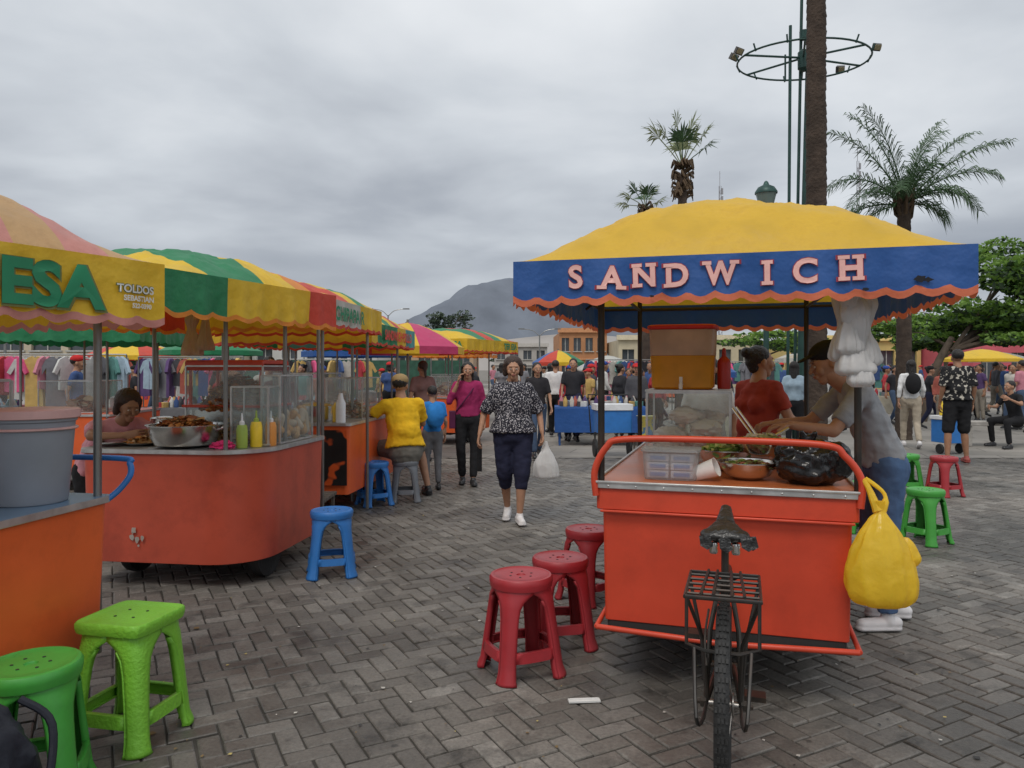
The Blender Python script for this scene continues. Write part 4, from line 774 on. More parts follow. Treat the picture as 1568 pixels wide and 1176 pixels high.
person('vendor_cook',(-2.50,6.75),R(15),1.52,None,shirt=cl('slate',(.10,.14,.22)),pants=BKC,sleeve=.7,fem=True,hair='tail',vox=.018,g=1.1)
person('vendor_cook',(-2.75,8.9),R(30),1.6,None,shirt=cl('darkred',(.25,.03,.03)),pants=BKC,sleeve=.7,fem=True,hair='tail')
person('vendor_man',(-3.3,10.2),R(40),1.66,None,shirt=cl('offwhite',(.5,.48,.45)),pants=BKC,sleeve=.7)
PAT=cloth('shirt_floral_black',(.02,.02,.022),col2=(.45,.42,.36),ps=16,th=(.56,.6))
person('patterned_shirt_man',(7.12,12.0),R(172),1.80,dict(anL=(.16,.05,.085),knL=(.13,0,.49),anR=(-.13,-.02,.085)),shirt=PAT,pants=BKC,shoe=mat('sandal',(.3,.06,.05)),sleeve=.9,leg=1.0,g=1.15,vox=.016,loose=1.2,skin=SK2)
bw=person('backpack_woman',(7.60,14.3),R(165),1.66,WALK,shirt=cl('white',(.66,.66,.66)),pants=cl('beige',(.42,.36,.28)),shoe=SHW,sleeve=1.7,hair='long',fem=True,vox=.018)
mb=MB(); mb.ell((0,.16,1.22),(.14,.09,.2),0,n=20,k=14); mb.obj('backpack',BKC,bw)
person('seated_bystander',(9.6,14.3),R(-80),1.6,{**SIT},shirt=BKC,pants=BKC)
mb=MB(); mb.box((0,0,.44),(2.2,.4,.08),0)
for x in (-.9,.9): mb.box((x,0,.2),(.12,.34,.4),0)
mb.obj('park_bench',mat('concrete',(.35,.33,.3),rough=.9,var=.2,bump=.3),loc=(9.75,14.7,0),bevel=.01)
person('white_shirt_man',(.95,16.4),R(176),1.68,WALK,shirt=cl('white',(.66,.66,.66)),pants=BKC,sleeve=1.85,g=1.05,vox=.02,loose=1.1)
person('dark_shirt_man',(1.38,17.2),R(170),1.66,WALK2,shirt=cl('navyshirt',(.03,.04,.08)),pants=BKC,sleeve=1.8)
person('dark_blouse_woman',(.42,12.6),R(10),1.6,WALK2,shirt=cl('charcoal',(.03,.028,.032)),pants=cl('jeans',(.06,.09,.15)),sleeve=.9,hair='long',fem=True)
rr=random.Random(21)
cols=[('c1',(.42,.05,.06)),('c2',(.05,.09,.22)),('c3',(.55,.55,.53)),('c4',(.03,.03,.035)),('c5',(.50,.2,.25)),('c6',(.1,.24,.22)),('c7',(.50,.34,.12)),('c8',(.2,.2,.22)),('c9',(.10,.06,.15)),('c10',(.32,.42,.5)),('c11',(.42,.12,.09)),('c12',(.5,.47,.42)),('c13',(.08,.08,.09))]
spots=[(2.35,19),(3.0,16.8),(2.0,24),(-.4,24),(-.9,19.5),(.2,30),(1.2,29),(2.9,27),(4.0,23),(5.2,20),(6.4,24),(9.0,21),(10.2,25),(12.5,22),(13.6,24),(15,23.5),(16.2,26),(11.4,30),(7.4,29),(14,33),(18,30),(19.5,28),
 (-6.9,12.2),(-8.3,14.5),(-5.2,13.6),(-7.4,16.2),(-9.8,16.8),(-4.6,16.4),(-6.2,18.5),(-10.8,20.5),(-12.6,21),(-3.6,14.4),(-2.9,18.5),(-8.9,19),(-4.4,11.6),(-9.7,14.2),(5.3,13.6),(3.6,12.8),(4.4,15.4),(-13,18),(-11.8,17.2),(-5.5,20.5)]
pc=[cl('p1',(.06,.09,.15)),BKC,cl('p2',(.25,.22,.18)),NV]; PEDS=[]
for i,(x,y) in enumerate(spots):
    c=rr.choice(cols); f=rr.random()<.55
    PEDS.append(person('pedestrian',(x+rr.uniform(-.2,.2),y),rr.uniform(0,6.28),rr.uniform(1.5,1.72),rr.choice([None,WALK,WALK2]),shirt=cl(*c),pants=rr.choice(pc),sleeve=rr.choice([.7,.8,1.8]),hair=rr.choice(['long','tail','bob','bun']) if f else 'short',fem=f,g=rr.uniform(.95,1.18),vox=.03,hat=(rr.choice([BKC,cl('cap_red',(.5,.03,.03)),cl('cap_blue',(.04,.08,.3))]) if rr.random()<.25 else None),skin=rr.choice([SK,SK2])))
KIDS={}
for o in sc.objects:
    if o.parent: KIDS.setdefault(o.parent.name,[]).append(o)
dg=bpy.context.evaluated_depsgraph_get(); dg.update(); baked=[]
def walk_(o):
    for c in KIDS.get(o.name,[]):
        if c.type=='MESH' and len(c.modifiers): baked.append((c,bpy.data.meshes.new_from_object(c.evaluated_get(dg))))
        walk_(c)
for p_ in PEDS: walk_(p_)
for c,me in baked:
    c.modifiers.clear(); c.data=me
for k in range(130):
    y=rr.uniform(17,46); f=rr.uniform(-.66,.74)
    if -.14<f<-.02 and y<30: f+=.16
    if k<45: y=rr.uniform(15,32); f=rr.uniform(.05,.20)
    elif k<75: y=rr.uniform(17,34); f=rr.uniform(.48,.74)
    elif k<82: y=rr.uniform(13,24); f=rr.uniform(-.66,-.36)
    dup(rr.choice(PEDS),(f*y,y),rr.uniform(0,6.28))
mb=MB(); mb.ell((0,0,.25),(.20,.15,.27),0,n=48,k=32,amp=.18,fr=1.6,ridge=.10); mb.ell((.05,-.12,.17),(.13,.07,.14),0,n=32,k=20,amp=.2,fr=2,ridge=.1); mb.tube(sm([(.1,.1,.48),(.2,.1,.4),(.22,.02,.2),(.15,-.02,.08)],6),.012); mb.obj('black_backpack',cloth('nylon_black',(.018,.02,.028),rough=.5),loc=(-1.62,2.22,.0))
# ================================================================== MARKET CLUTTER
def rack(x,y,rz,n,seed):
    r=empty('clothes_rack',(x,y,0),rz); rr=random.Random(seed); mb=MB()
    mb.tube([(-1.2,0,1.75),(1.2,0,1.75)],.015)
    for q in (-1.2,1.2): mb.tube([(q,0,0),(q,0,1.75)],.015); mb.tube([(q,-.3,0),(q,.3,0)],.015)
    mb.obj('rail',GRP,r); mb=MB(); ms=[cl(*c) for c in cols]+[cl('c20',(.62,.10,.22)),cl('c21',(.60,.30,.40))]
    for k in range(n):
        xx=-1.1+2.2*k/(n-1); w_=rr.uniform(.17,.23); hh=rr.uniform(.55,.95); t=.03; y_=rr.uniform(-.06,.06)
        out=[(-.05,0),(-w_*.8,-.06),(-w_*1.3,-.28),(-w_*1.05,-.32),(-w_*.75,-.2),(-w_*.8,-hh),(0,-hh-.02),(w_*.8,-hh),(w_*.75,-.2),(w_*1.05,-.32),(w_*1.3,-.28),(w_*.8,-.06),(.05,0),(0,-.05)]
        a=rr.uniform(-1.3,1.3); M=Matrix.Translation((xx,y_,1.72))@Matrix.Rotation(a,4,'Z'); c=rr.randrange(len(ms)); nn=len(out)
        vs=[(p,-t,q) for p,q in out]+[(p,t,q) for p,q in out]; mb.add(vs,[tuple(range(nn)),tuple(range(nn,2*nn))[::-1]]+[(i,nn+i,nn+(i+1)%nn,(i+1)%nn) for i in range(nn)],c,M)
    mb.obj('garments',ms,r)
for i,a in enumerate([(-10.2,17.5,.1,14),(-7.6,17.8,-.1,13),(-12.8,19,.3,14),(3.2,20.5,.1,14),(-4.9,19.5,0,14),(4.6,24.5,.2,14),(7.8,25.5,-.1,14),(12.2,27,.1,14),(-15,23,.1,14),(-7.9,12.9,.15,14),(-6.6,15.4,-.2,14),(-9.9,14.9,.2,14)]): rack(*a,i+1)
CTB=cl('table_cream',(.42,.38,.30)); CTG=cl('table_grey',(.16,.16,.17))
def table(x,y,rz,seed,cm):
    r=empty('market_table',(x,y,0),rz); rr=random.Random(seed); mb=MB(); mb.box((0,0,.74),(1.8,.8,.04),0); mb.box((0,-.405,.5),(1.8,.012,.48),0); mb.box((0,.405,.5),(1.8,.012,.48),0)
    for a in (-.8,.8):
        for b in (-.3,.3): mb.box((a,b,.36),(.04,.04,.72),0)
    mb.obj('table',cm,r,bevel=.01); mb=MB(); ms=[cl(*c) for c in cols]
    for k in range(50):
        a=rr.uniform(-.8,.8);b=rr.uniform(-.32,.32)
        if rr.random()<.5: mb.lathe([(.04,0),(.045,.12),(.02,.17),(.015,.2)],(a,b,.76),m=rr.randrange(len(ms)),n=12)
        else: mb.box((a,b,.76+.05),(rr.uniform(.08,.2),rr.uniform(.08,.16),.1),rr.randrange(len(ms)),rot=(0,0,rr.uniform(0,1)))
    mb.obj('wares',ms,r,bevel=.006)
for i,(x,y,c) in enumerate([(1.75,15.0,CB),(2.6,17.8,CTB),(5.6,17.5,CTG),(-8.6,13.4,CTB),(-6.2,14.8,CTG),(10.2,21,CTB),(14.4,25,CTG),(-10.8,15.6,CB),(4.2,14.2,CTB),(-3.8,15.4,CB)]): table(x,y,random.uniform(-.4,.4),i,c)
ct=empty('cooler_trolley',(1.72,12.9,0),.1); mb=MB(); mb.prism(rrect(-.3,.3,-.22,.22,(.04,)*4),.42,.80,0); mb.prism(rrect(-.32,.32,-.24,.24,(.05,)*4),.80,.90,1); mb.tube([(-.3,0,.15),(-.3,0,.42)],.015,2); mb.tube([(.3,0,.15),(.3,0,.42)],.015,2); mb.tube([(-.33,.2,.4),(-.36,.3,1.05),(.36,.3,1.05),(.33,.2,.4)],.014,2)
for x in (-.3,.3):
    T=Matrix.Translation((x,0,.15))@Matrix.Rotation(R(90),4,'Y'); mb.lathe([(.1,-.02),(.15,-.02),(.15,.02),(.1,.02)],m=2,n=20,M=T)
mb.obj('cooler',[PB,WH,BLK],ct,bevel=.008)
mb=MB(); mb.lathe([(.12,0),(.16,.33),(.165,.335)],m=0,n=24); mb.obj('striped_bucket',mat('bucket_stripe',(.6,.5,.1),col2=(.08,.2,.35),ps=12,th=(.48,.52)),loc=(2.25,12.6,.38))
mb=MB(); mb.box((0,0,.36),(.4,.4,.04))
for a in(-.17,.17):
    for b in (-.17,.17): mb.box((a,b,.17),(.03,.03,.34))
mb.obj('wooden_stand',mat('wood_grey',(.12,.1,.08)),loc=(2.25,12.6,0))
ct=empty('drink_trolley',(7.75,13.3,0),.2); mb=MB(); mb.box((0,0,.40),(.42,.40,.4),0); mb.box((0,0,.64),(.46,.44,.07),1)
for x in (-.2,.2):
    T=Matrix.Translation((x,0,.09))@Matrix.Rotation(R(90),4,'Y'); mb.lathe([(.05,-.02),(.09,-.02),(.09,.02),(.05,.02)],m=2,n=16,M=T)
for k in range(5): mb.lathe([(.04,0),(.04,.16),(.015,.22),(.015,.25)],(-.16+.08*k,0,.68),m=3,n=12)
mb.obj('box',[PB,WH,BLK,plast('sauce_yellow',(.8,.55,.04))],ct,bevel=.01)
# ================================================================== BUILDINGS
def building(name,x0,x1,y,z,col,rows,cols_,depth=10,par=.4,win=(.62,.5)):
    r=empty(name,(0,0,0)); m=mat('wall_'+name,col,rough=.9,var=.1,vs=.8,dirt=.35,ds=.6,dirtcol=tuple(c*.55 for c in col)); gm=mat('window_glass',(.05,.06,.07),rough=.12,spec=.8); fm=mat('window_frame',(.4,.4,.38))
    mb=MB(); W=x1-x0; fh=z/rows; cw=W/cols_
    for i in range(rows):
        for j in range(cols_):
            a=x0+j*cw; b=a+cw; zb=i*fh; zt=zb+fh; ww=cw*win[0]; wh=fh*win[1]; wa=a+(cw-ww)/2; wb=wa+ww; z1=zb+fh*.3 if i>0 or (j%3) else zb+.02; z2=zb+fh*.3+wh
            O=[(a,y,zb),(b,y,zb),(b,y,zt),(a,y,zt)]; I=[(wa,y,z1),(wb,y,z1),(wb,y,z2),(wa,y,z2)]; K=[(p[0],y+.22,p[2]) for p in I]
            mb.add(O+I,[(0,1,5,4),(1,2,6,5),(2,3,7,6),(3,0,4,7)],0); mb.add(I+K,[(0,1,5,4),(1,2,6,5),(2,3,7,6),(3,0,4,7)],0); mb.add(K,[(0,1,2,3)],1)
            mb.box(((wa+wb)/2,y+.19,(z1+z2)/2),(.06,.05,z2-z1),2); mb.box(((wa+wb)/2,y-.05,z1-.05),(ww+.2,.14,.08),2)
    mb.add([(x0,y,0),(x0,y+depth,0),(x0,y+depth,z),(x0,y,z)],[(0,1,2,3)],0); mb.add([(x1,y,0),(x1,y+depth,0),(x1,y+depth,z),(x1,y,z)],[(0,1,2,3)],0); mb.add([(x0,y+depth,0),(x1,y+depth,0),(x1,y+depth,z),(x0,y+depth,z)],[(0,1,2,3)],0); mb.add([(x0,y,z),(x1,y,z),(x1,y+depth,z),(x0,y+depth,z)],[(0,1,2,3)],0)
    mb.box(((x0+x1)/2,y-.02,z+par/2),(W+.3,.4,par),3)
    for i in range(1,rows): mb.box(((x0+x1)/2,y-.06,i*fh),(W+.05,.14,.16),3)
    mb.obj('walls',[m,gm,fm,mat('trim_'+name,tuple(min(1,c*1.25) for c in col),rough=.8,var=.1)],r)
building('municipal_building',-48,-17.5,44,4.0,(.46,.40,.30),2,14,win=(.8,.42)); building('white_building',-17.3,-9,50,3.6,(.50,.50,.48),1,5); building('shop_building',-9,-3,58,3.2,(.42,.30,.20),1,4)
building('orange_building',4.3,8.6,68,4.8,(.44,.21,.10),2,4); building('cream_building',8.8,20,62,3.9,(.50,.44,.31),1,7); building('yellow_building',20.5,30.5,56,3.6,(.58,.44,.17),1,6); building('pink_building',30.7,45,50,3.7,(.58,.12,.15),1,7,win=(.5,.4)); building('grey_building',-2,4,85,4.0,(.4,.38,.35),2,4); building('beige_building',46,70,55,4.6,(.5,.42,.32),2,9)
mb=MB(); mb.box((0,0,2.35),(3.4,.12,1.4),0); mb.box((-.4,-.065,2.45),(1.6,.01,.6),1); mb.box((.9,-.065,2.2),(.9,.01,.8),2)
for x in (-1.4,1.4): mb.tube([(x,.06,0),(x,.06,1.7)],.06,3)
mb.obj('billboard',[mat('board_teal',(.05,.28,.32)),mat('board_white',(.6,.6,.6)),mat('board_yellow',(.6,.4,.05)),GRP],loc=(-14.2,30,0))
mb=MB()
for k in range(14): mb.tube([(-16+k*1.1,26,0),(-16+k*1.1,26,1.9)],.03,0)
mb.box((-8.85,26,1.15),(14.3,.02,1.3),1); mb.obj('construction_fence',[GRP,mat('mesh_green',(.03,.09,.06),rough=.9,var=.3)])
# ================================================================== HILLS
def hill(name,y0,depth,prof,m,nx=160,ny=26,rough=.10,seed=0):
    xs_=np.array([p[0] for p in prof]); hs_=np.array([p[1] for p in prof]); X=np.linspace(xs_[0],xs_[-1],nx); V=[];F=[]
    for j in range(ny):
        t=j/(ny-1); env=math.sin(math.pi*min(1,t*1.0))**.9 if t<.5 else math.sin(math.pi*t)**.8
        for x in X:
            h=float(np.interp(x,xs_,hs_)); h=h*env; nn=noise.fractal(Vector((x*.006+seed,t*2.2,seed)),.9,2.2,6)
            V.append((x,y0+depth*t,max(-3,h*(1+rough*nn*2.0*abs(t-.5)*2+rough*.12*nn)-.5)))
    for j in range(ny-1):
        for i in range(nx-1): a=j*nx+i; F.append((a,a+1,a+nx+1,a+nx))
    mb=MB(); mb.add(V,F); return mb.obj(name,m,ang=180)
k=1500/1150
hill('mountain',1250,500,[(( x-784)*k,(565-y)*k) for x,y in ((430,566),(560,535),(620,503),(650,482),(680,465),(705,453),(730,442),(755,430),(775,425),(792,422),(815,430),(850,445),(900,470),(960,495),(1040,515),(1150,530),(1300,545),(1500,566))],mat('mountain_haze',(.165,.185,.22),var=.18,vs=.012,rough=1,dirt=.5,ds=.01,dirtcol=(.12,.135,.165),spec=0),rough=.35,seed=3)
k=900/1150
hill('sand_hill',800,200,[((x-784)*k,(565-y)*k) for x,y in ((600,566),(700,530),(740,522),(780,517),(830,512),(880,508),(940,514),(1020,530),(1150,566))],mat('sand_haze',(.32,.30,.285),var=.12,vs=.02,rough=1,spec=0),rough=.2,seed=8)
# ================================================================== TREES
def leaves(mb,c,r,n,s,ms,rr,shell=.55):
    for k in range(n):
        while True:
            d=Vector((rr.uniform(-1,1),rr.uniform(-1,1),rr.uniform(-1,1)))
            if .05<d.length<=1: break
        d=d.normalized()*(d.length**shell)
        p=Vector((c[0]+d.x*r[0],c[1]+d.y*r[1],c[2]+d.z*r[2])); a=Vector((rr.gauss(0,1),rr.gauss(0,1),rr.gauss(0,.5))).normalized(); b=a.cross(Vector((rr.gauss(0,1),rr.gauss(0,1),rr.gauss(0,1)))).normalized(); q=s*rr.uniform(.6,1.3)
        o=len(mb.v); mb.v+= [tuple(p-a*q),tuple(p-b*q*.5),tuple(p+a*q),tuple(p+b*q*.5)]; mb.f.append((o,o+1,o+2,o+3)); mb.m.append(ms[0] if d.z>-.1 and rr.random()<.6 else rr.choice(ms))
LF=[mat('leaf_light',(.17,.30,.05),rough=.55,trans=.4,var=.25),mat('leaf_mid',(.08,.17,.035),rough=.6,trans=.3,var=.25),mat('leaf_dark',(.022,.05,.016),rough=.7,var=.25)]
BK=mat('bark',(.10,.075,.055),rough=.95,bump=.8,bs=14,var=.3)
LFD=[mat('leaf_far1',(.07,.10,.06),rough=.8,var=.25),mat('leaf_far2',(.045,.07,.045),rough=.8,var=.25),mat('leaf_far3',(.03,.045,.035),rough=.8)]
def tree(name,x,y,h,crown,nl,s,mats,seed,tr=.16,lean=(0,0)):
    rr=random.Random(seed); root=empty(name,(x,y,0)); mb=MB(); top=Vector((lean[0],lean[1],h)); P=sm([(0,0,0),(lean[0]*.2+.05,0,h*.35),(lean[0]*.6-.04,lean[1]*.5,h*.7),top],4); mb.tube(P,[tr*(1-.5*i/(len(P)-1)) for i in range(len(P))],0,n=10)
    for (c,r) in crown:
        c_=Vector(c); mid=top.lerp(c_,.5)+Vector((0,0,-.1)); mb.tube(sm([top-Vector((0,0,h*.15)),mid,c_],4),[tr*.45*(1-.8*i/8) for i in range(9)],0,n=7)
        for k in range(4):
            e_=c_+Vector((rr.uniform(-1,1)*r[0],rr.uniform(-1,1)*r[1],rr.uniform(-.3,.9)*r[2]))*.8; mb.tube([mid,c_.lerp(e_,.5)+Vector((0,0,.1)),e_],[tr*.2,tr*.12,tr*.04],0,n=5)
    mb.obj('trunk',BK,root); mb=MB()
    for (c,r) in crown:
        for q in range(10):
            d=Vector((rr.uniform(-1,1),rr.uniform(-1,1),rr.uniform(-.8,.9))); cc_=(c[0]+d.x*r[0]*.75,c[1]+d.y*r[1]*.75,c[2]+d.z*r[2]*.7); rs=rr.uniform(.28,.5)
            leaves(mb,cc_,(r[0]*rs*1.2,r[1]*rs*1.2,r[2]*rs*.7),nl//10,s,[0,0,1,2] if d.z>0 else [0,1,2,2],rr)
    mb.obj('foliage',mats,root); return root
tree('shade_tree',11.7,21.5,2.4,[((2.7,0,4.3),(1.5,1.5,1.0)),((4.4,.5,4.6),(1.7,1.6,1.3)),((2.0,.3,3.1),(1.5,1.2,.7)),((3.6,-.6,3.3),(1.6,1.3,.8)),((5.6,0,3.4),(1.6,1.5,1.1)),((.6,.6,2.35),(1.0,.9,.40)),((6.5,1,5.0),(1.5,1.5,1.0)),((3.0,-.9,2.5),(1.5,1,.45)),((4.8,-.9,2.7),(1.5,1,.4))],3200,.10,LF,4,lean=(.9,0))
tree('shade_tree',22,38,2.6,[((0,0,3.9),(2.6,2,.9)),((-2.8,0,3.4),(2,2,.7)),((2.8,0,3.7),(2.2,2,.9))],1800,.14,LF,5)
tree('shade_tree',-7.9,90,6.0,[((-1.6,0,7.2),(1.5,1.5,1.3)),((1.4,0,7.3),(1.7,1.6,1.4)),((0,0,6.2),(1.2,1.3,.9))],900,.17,LFD,6)
tree('shade_tree',.6,88,2.0,[((0,0,2.7),(2.4,2,.9)),((-1.6,0,2.4),(1.5,2,.7))],900,.17,LFD,7)
tree('shade_tree',16.5,50,2.6,[((0,0,3.4),(2.8,2,.8)),((3,0,3.2),(2.4,2,.8))],1100,.17,LF,8)
tree('shade_tree',37,44,2.6,[((0,0,3.6),(3.2,2,.9)),((4,0,3.6),(2.8,2,1.0)),((-3,0,4.3),(2.2,2,.6))],1200,.17,LF,9)
PT=mat('palm_trunk',(.070,.050,.038),rough=.95,bump=1,bs=22,var=.35); PL=[mat('palm_leaf',(.055,.11,.045),rough=.5,trans=.2,var=.3),mat('palm_leaf_pale',(.24,.28,.14),rough=.5,trans=.25,var=.3),mat('palm_dead',(.09,.058,.032),rough=.9,var=.3)]
def trunk(mb,x,y,z0,z1,r0,r1,m=0,rings=40):
    prof=[]
    for i in range(rings):
        t=i/(rings-1); r=r0+(r1-r0)*t; zc=z0+(z1-z0)*t; prof+= [(r*1.03,zc),(r*.96,zc+(z1-z0)/rings*.8)]
    mb.lathe(prof,(x,y,0),m=m,n=16,amp=.10,fr=2)
def frond(mb,base,az_,el_,ln,droop,nl,ll,rr,m=0,wd=.014):
    P=[];p=Vector(base); d_el=el_; n=14
    for i in range(n+1):
        P.append(p.copy()); d=Vector((math.cos(az_)*math.cos(d_el),math.sin(az_)*math.cos(d_el),math.sin(d_el))); p=p+d*ln/n; d_el-=droop/n*(.4+1.4*i/n)
    mb.tube(P,[.022*(1-.85*i/n) for i in range(n+1)],m,n=5)
    for k in range(nl):
        t=.10+.90*k/nl; i=min(n-1,int(t*n)); f=t*n-i; b=P[i].lerp(P[i+1],f); tg=(P[i+1]-P[i]).normalized(); sd=tg.cross(Vector((0,0,1)))
        sd=sd.normalized() if sd.length>.05 else Vector((-math.sin(az_),math.cos(az_),0)); up=sd.cross(tg)
        L0=ll*(math.sin(math.pi*min(1,t*.8+.15))**.5)*rr.uniform(.75,1.1)
        for q in (-1,1):
            d=(sd*q*.7+tg*.8+up*rr.uniform(-.15,.5)).normalized(); m1=b+d*L0*.55; e_=b+d*L0+Vector((0,0,-L0*rr.uniform(.15,.7))); w_=tg*wd
            o=len(mb.v); mb.v+=[tuple(b-w_*.6),tuple(b+w_*.6),tuple(m1+w_),tuple(m1-w_),tuple(e_)]; mb.f+=[(o,o+1,o+2,o+3),(o+3,o+2,o+4)]; mb.m+=[m,m]
def fan(mb,base,az_,el_,pl,r,rr,m=0):
    d=Vector((math.cos(az_)*math.cos(el_),math.sin(az_)*math.cos(el_),math.sin(el_))); e_=Vector(base)+d*pl; mb.tube([base,Vector(base)+d*pl*.5+Vector((0,0,.03)),e_],.014,m,n=5); sd=d.cross(Vector((0,0,1)))
    sd=sd.normalized() if sd.length>.1 else Vector((1,0,0))
    up=sd.cross(d)
    for k in range(20):
        a=-1.35+2.7*k/19; dd=(d*math.cos(a)+sd*math.sin(a)+up*.15*rr.uniform(-1,1)).normalized(); q=r*(.65+.35*math.cos(a))*rr.uniform(.85,1.1); w_=(sd*math.cos(a)-d*math.sin(a))*.026
        m1=e_+dd*q*.55; t=e_+dd*q+Vector((0,0,-q*rr.uniform(.1,.4))); o=len(mb.v); mb.v+=[tuple(e_),tuple(m1-w_),tuple(t),tuple(m1+w_)]; mb.f.append((o,o+1,o+2,o+3)); mb.m.append(m)
pr=empty('tall_palm_tree',(4.86,12,0)); mb=MB(); trunk(mb,0,0,0,11.5,.175,.13,rings=90); mb.obj('trunk',PT,pr); mb=MB(); rr=random.Random(3)
for k in range(22): fan(mb,(0,0,11.5),k*.95,rr.uniform(-.5,1.3),.9,.8,rr,0)
mb.obj('fronds',PL,pr)
def fanpalm(x,y,z,sc_,seed,els):
    pr=empty('fan_palm_tree',(x,y,0)); mb=MB(); trunk(mb,0,0,0,z-.55*sc_,.15*sc_+.02,.10*sc_,rings=40); mb.obj('trunk',PT,pr); mb=MB(); rr=random.Random(seed)
    for (a,e_,pl,m_) in els: fan(mb,(0,0,z-.25*sc_),a,e_,pl*sc_,.60*sc_,rr,m_)
    for k in range(90): a=k*2.4; zq=z-.15*sc_-rr.uniform(0,.85)*sc_; r=.17*sc_; mb.tube([(r*.4*math.cos(a),r*.4*math.sin(a),zq),(r*1.4*math.cos(a),r*1.4*math.sin(a),zq+.08*sc_),(r*1.6*math.cos(a+.2),r*1.6*math.sin(a+.2),zq-.06*sc_)],[.04*sc_,.03*sc_,.012*sc_],2,n=5)
    mb.obj('crown',PL,pr)
fanpalm(4.54,20,7.15,1.1,1,[(0,1.0,.85,1),(.3,.7,.75,0),(3.0,1.1,.85,1),(3.3,.85,.9,1),(2.6,1.35,.6,0),(.2,1.35,.9,1),(1.5,1.0,.6,1),(4.5,1.0,.6,0),(3.6,1.45,.4,1),(5.6,1.2,.6,1),(3.1,1.45,1.0,1)])
fanpalm(4.45,25,7.1,1.0,6,[(3.1,.6,.6,1),(3.3,1.0,.6,0),(2.8,.25,.6,1),(0,1.1,.5,1),(1.5,.8,.5,0),(4.7,.8,.5,0),(.1,.5,.4,1),(3.0,1.4,.5,1)])
pr=empty('feather_palm_tree',(8.35,16,0)); mb=MB(); trunk(mb,0,0,0,4.9,.17,.13,rings=36); mb.obj('trunk',PT,pr); mb=MB(); rr=random.Random(8)
spec=[(0.1,1.05,2.3,.75),(-.25,.85,2.4,.85),(.45,1.2,2.2,.7),(2.95,1.15,2.3,.9),(3.3,.70,2.0,1.6),(2.65,1.35,2.4,.7),(3.55,.42,1.8,1.7),(0,.50,1.8,1.6),(-.5,.70,1.9,1.3),(1.6,.9,1.5,1.5),(4.7,.9,1.5,1.4),(4.2,.6,1.6,1.6),(5.4,.5,1.4,1.7),(.15,1.35,2.0,.6),(3.2,1.4,2.3,.65),(3.0,.1,1.6,1.3),(3.3,-.15,1.3,1.1),(5.9,.0,.9,1.2)]
for (a,e_,l,dr) in spec: frond(mb,(0,0,5.0),a,e_,l*1.0,dr,54,.50,rr,0)
for k in range(24): a=k*.9; mb.tube([(0,0,4.6+.02*k),(.16*math.cos(a),.16*math.sin(a),4.75+.02*k),(.22*math.cos(a),.22*math.sin(a),5.0+.02*k)],[.06,.04,.01],2,n=5)
mb.obj('fronds',PL,pr)
# ================================================================== LIGHT MAST, LAMPS, ANTENNAS
GM=mat('mast_green',(.025,.07,.06),rough=.45,metal=.3,var=.2); lm=empty('floodlight_mast',(5.35,14,0)); mb=MB()
mb.tube([(0,0,0),(.24,0,9.5)],[.075,.05],0,n=12); mb.tube([(-.22,0,0),(-.16,0,7.9)],.03,0,n=8); mb.tube([(-.05,.15,0),(.1,.1,9)],.03,0,n=8)
cz_=7.25; cxm=.08; rn=1.2
mb.tube([(cxm+rn*math.cos(a),rn*math.sin(a)*.8,cz_) for a in [i*math.pi/24 for i in range(49)]],.018,0,n=6)
for k in range(6): a=k*math.pi/3+.25; mb.tube([(cxm,0,cz_+.05),(cxm+rn*math.cos(a),rn*math.sin(a)*.8,cz_)],.020,0,n=6)
mb.lathe([(.05,-.2),(.1,-.15),(.1,.15),(.05,.2)],(cxm,0,cz_),n=16); mb.lathe([(.09,0),(.09,.15)],(cxm+.02,0,cz_+.4),n=12)
mb.tube([(cxm-.3,.1,cz_-.35),(cxm-.3,.1,cz_+.15)],.018,0)
for k in range(12): a=k*math.pi/6; mb.tube([(cxm+rn*math.cos(a),rn*.8*math.sin(a),cz_-.03),(cxm+rn*1.05*math.cos(a),rn*.85*math.sin(a),cz_+.10)],.016,0,n=5)
mb.obj('mast',GM,lm); mb=MB()
for a,rz_ in ((R(175),.4),(R(40),-.6),(R(-20),-.3),(R(190),.3)):
    mb.box((cxm+rn*1.06*math.cos(a),rn*.85*math.sin(a),cz_+.10),(.15,.09,.12),0,rot=(.6,.2,rz_)); mb.box((cxm+rn*1.06*math.cos(a),rn*.85*math.sin(a)-.06,cz_+.07),(.11,.01,.09),1,rot=(.6,.2,rz_))
mb.obj('floodlights',[mat('lamp_body',(.07,.065,.06)),mat('lamp_lens',(.35,.3,.18),rough=.2)],lm,bevel=.008)
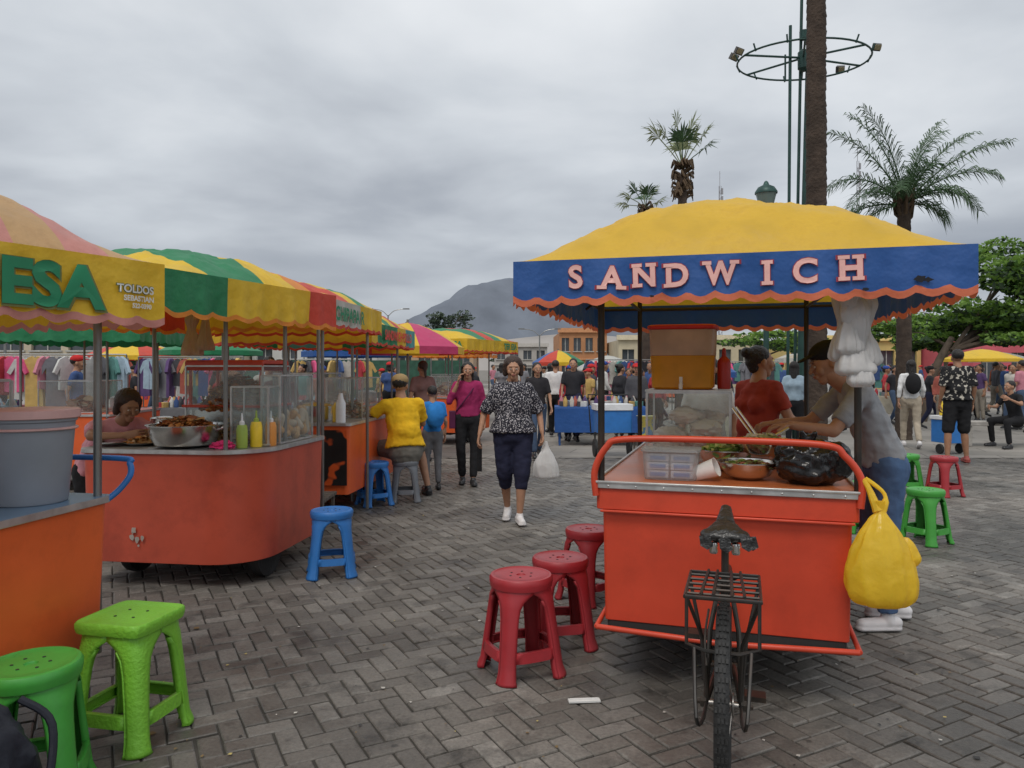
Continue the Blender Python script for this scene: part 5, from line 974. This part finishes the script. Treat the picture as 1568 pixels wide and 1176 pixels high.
def lantern(x,y,z):
    r=empty('street_lamp',(x,y,0)); mb=MB(); mb.lathe([(.14,0),(.12,.3),(.06,.4),(.045,1.0),(.04,z-.45)],n=14); mb.lathe([(.05,z-.45),(.13,z-.38),(.10,z-.36)],n=16,m=0); mb.lathe([(.10,z-.36),(.16,z-.12)],n=16,m=1); mb.lathe([(.175,z-.12),(.175,z-.09),(.13,z-.02),(.05,z+.02),(.03,z+.07),(.002,z+.09)],n=16,m=0); mb.obj('lantern',[GM,mat('lantern_glass',(.15,.2,.18),rough=.2)],r)
lantern(4.06,12,4.42)
def slamp(x,y,h,dr=-1):
    r=empty('street_lamp',(x,y,0)); mb=MB(); mb.tube([(0,0,0),(0,0,h)],[.09,.05],0,n=8); mb.tube(sm([(0,0,h-.1),(dr*.5,0,h+.35),(dr*1.3,0,h+.5)],5),.03,0); mb.tube(sm([(0,0,h-.1),(-dr*.5,0,h+.35),(-dr*1.3,0,h+.5)],5),.03,0); mb.box((dr*1.45,0,h+.5),(.5,.2,.09)); mb.box((-dr*1.45,0,h+.5),(.5,.2,.09)); mb.obj('pole',GRP,r)
slamp(-9.9,60,5.8); slamp(2.2,60,4.2); slamp(-27,40,5); slamp(26,45,5.2)
def antenna(x,y,h,w_=.8):
    mb=MB()
    for (a,b) in ((-1,-1),(1,-1),(0,1)): mb.tube([(a*w_/2,b*w_/2,0),(a*w_/2*.5,b*w_/2*.5,h)],.07,0,n=4)
    for k in range(int(h/1.5)):
        z=k*1.5; f=1-.5*z/h; mb.tube([(-w_/2*f,-w_/2*f,z),(w_/2*f,-w_/2*f,z+1.5)],.05,0,n=4); mb.tube([(w_/2*f,-w_/2*f,z),(-w_/2*f,-w_/2*f,z+1.5)],.05,0,n=4)
    for k in range(4): mb.box((.5,0,h-1-k*1.6),(.3,.3,1.2),0)
    mb.tube([(0,0,h),(0,0,h+3)],.06,0,n=4); mb.obj('telecom_antenna',mat('antenna_grey',(.3,.3,.32)),loc=(x,y,0))
antenna(41.5,150,38); antenna(69,150,43)
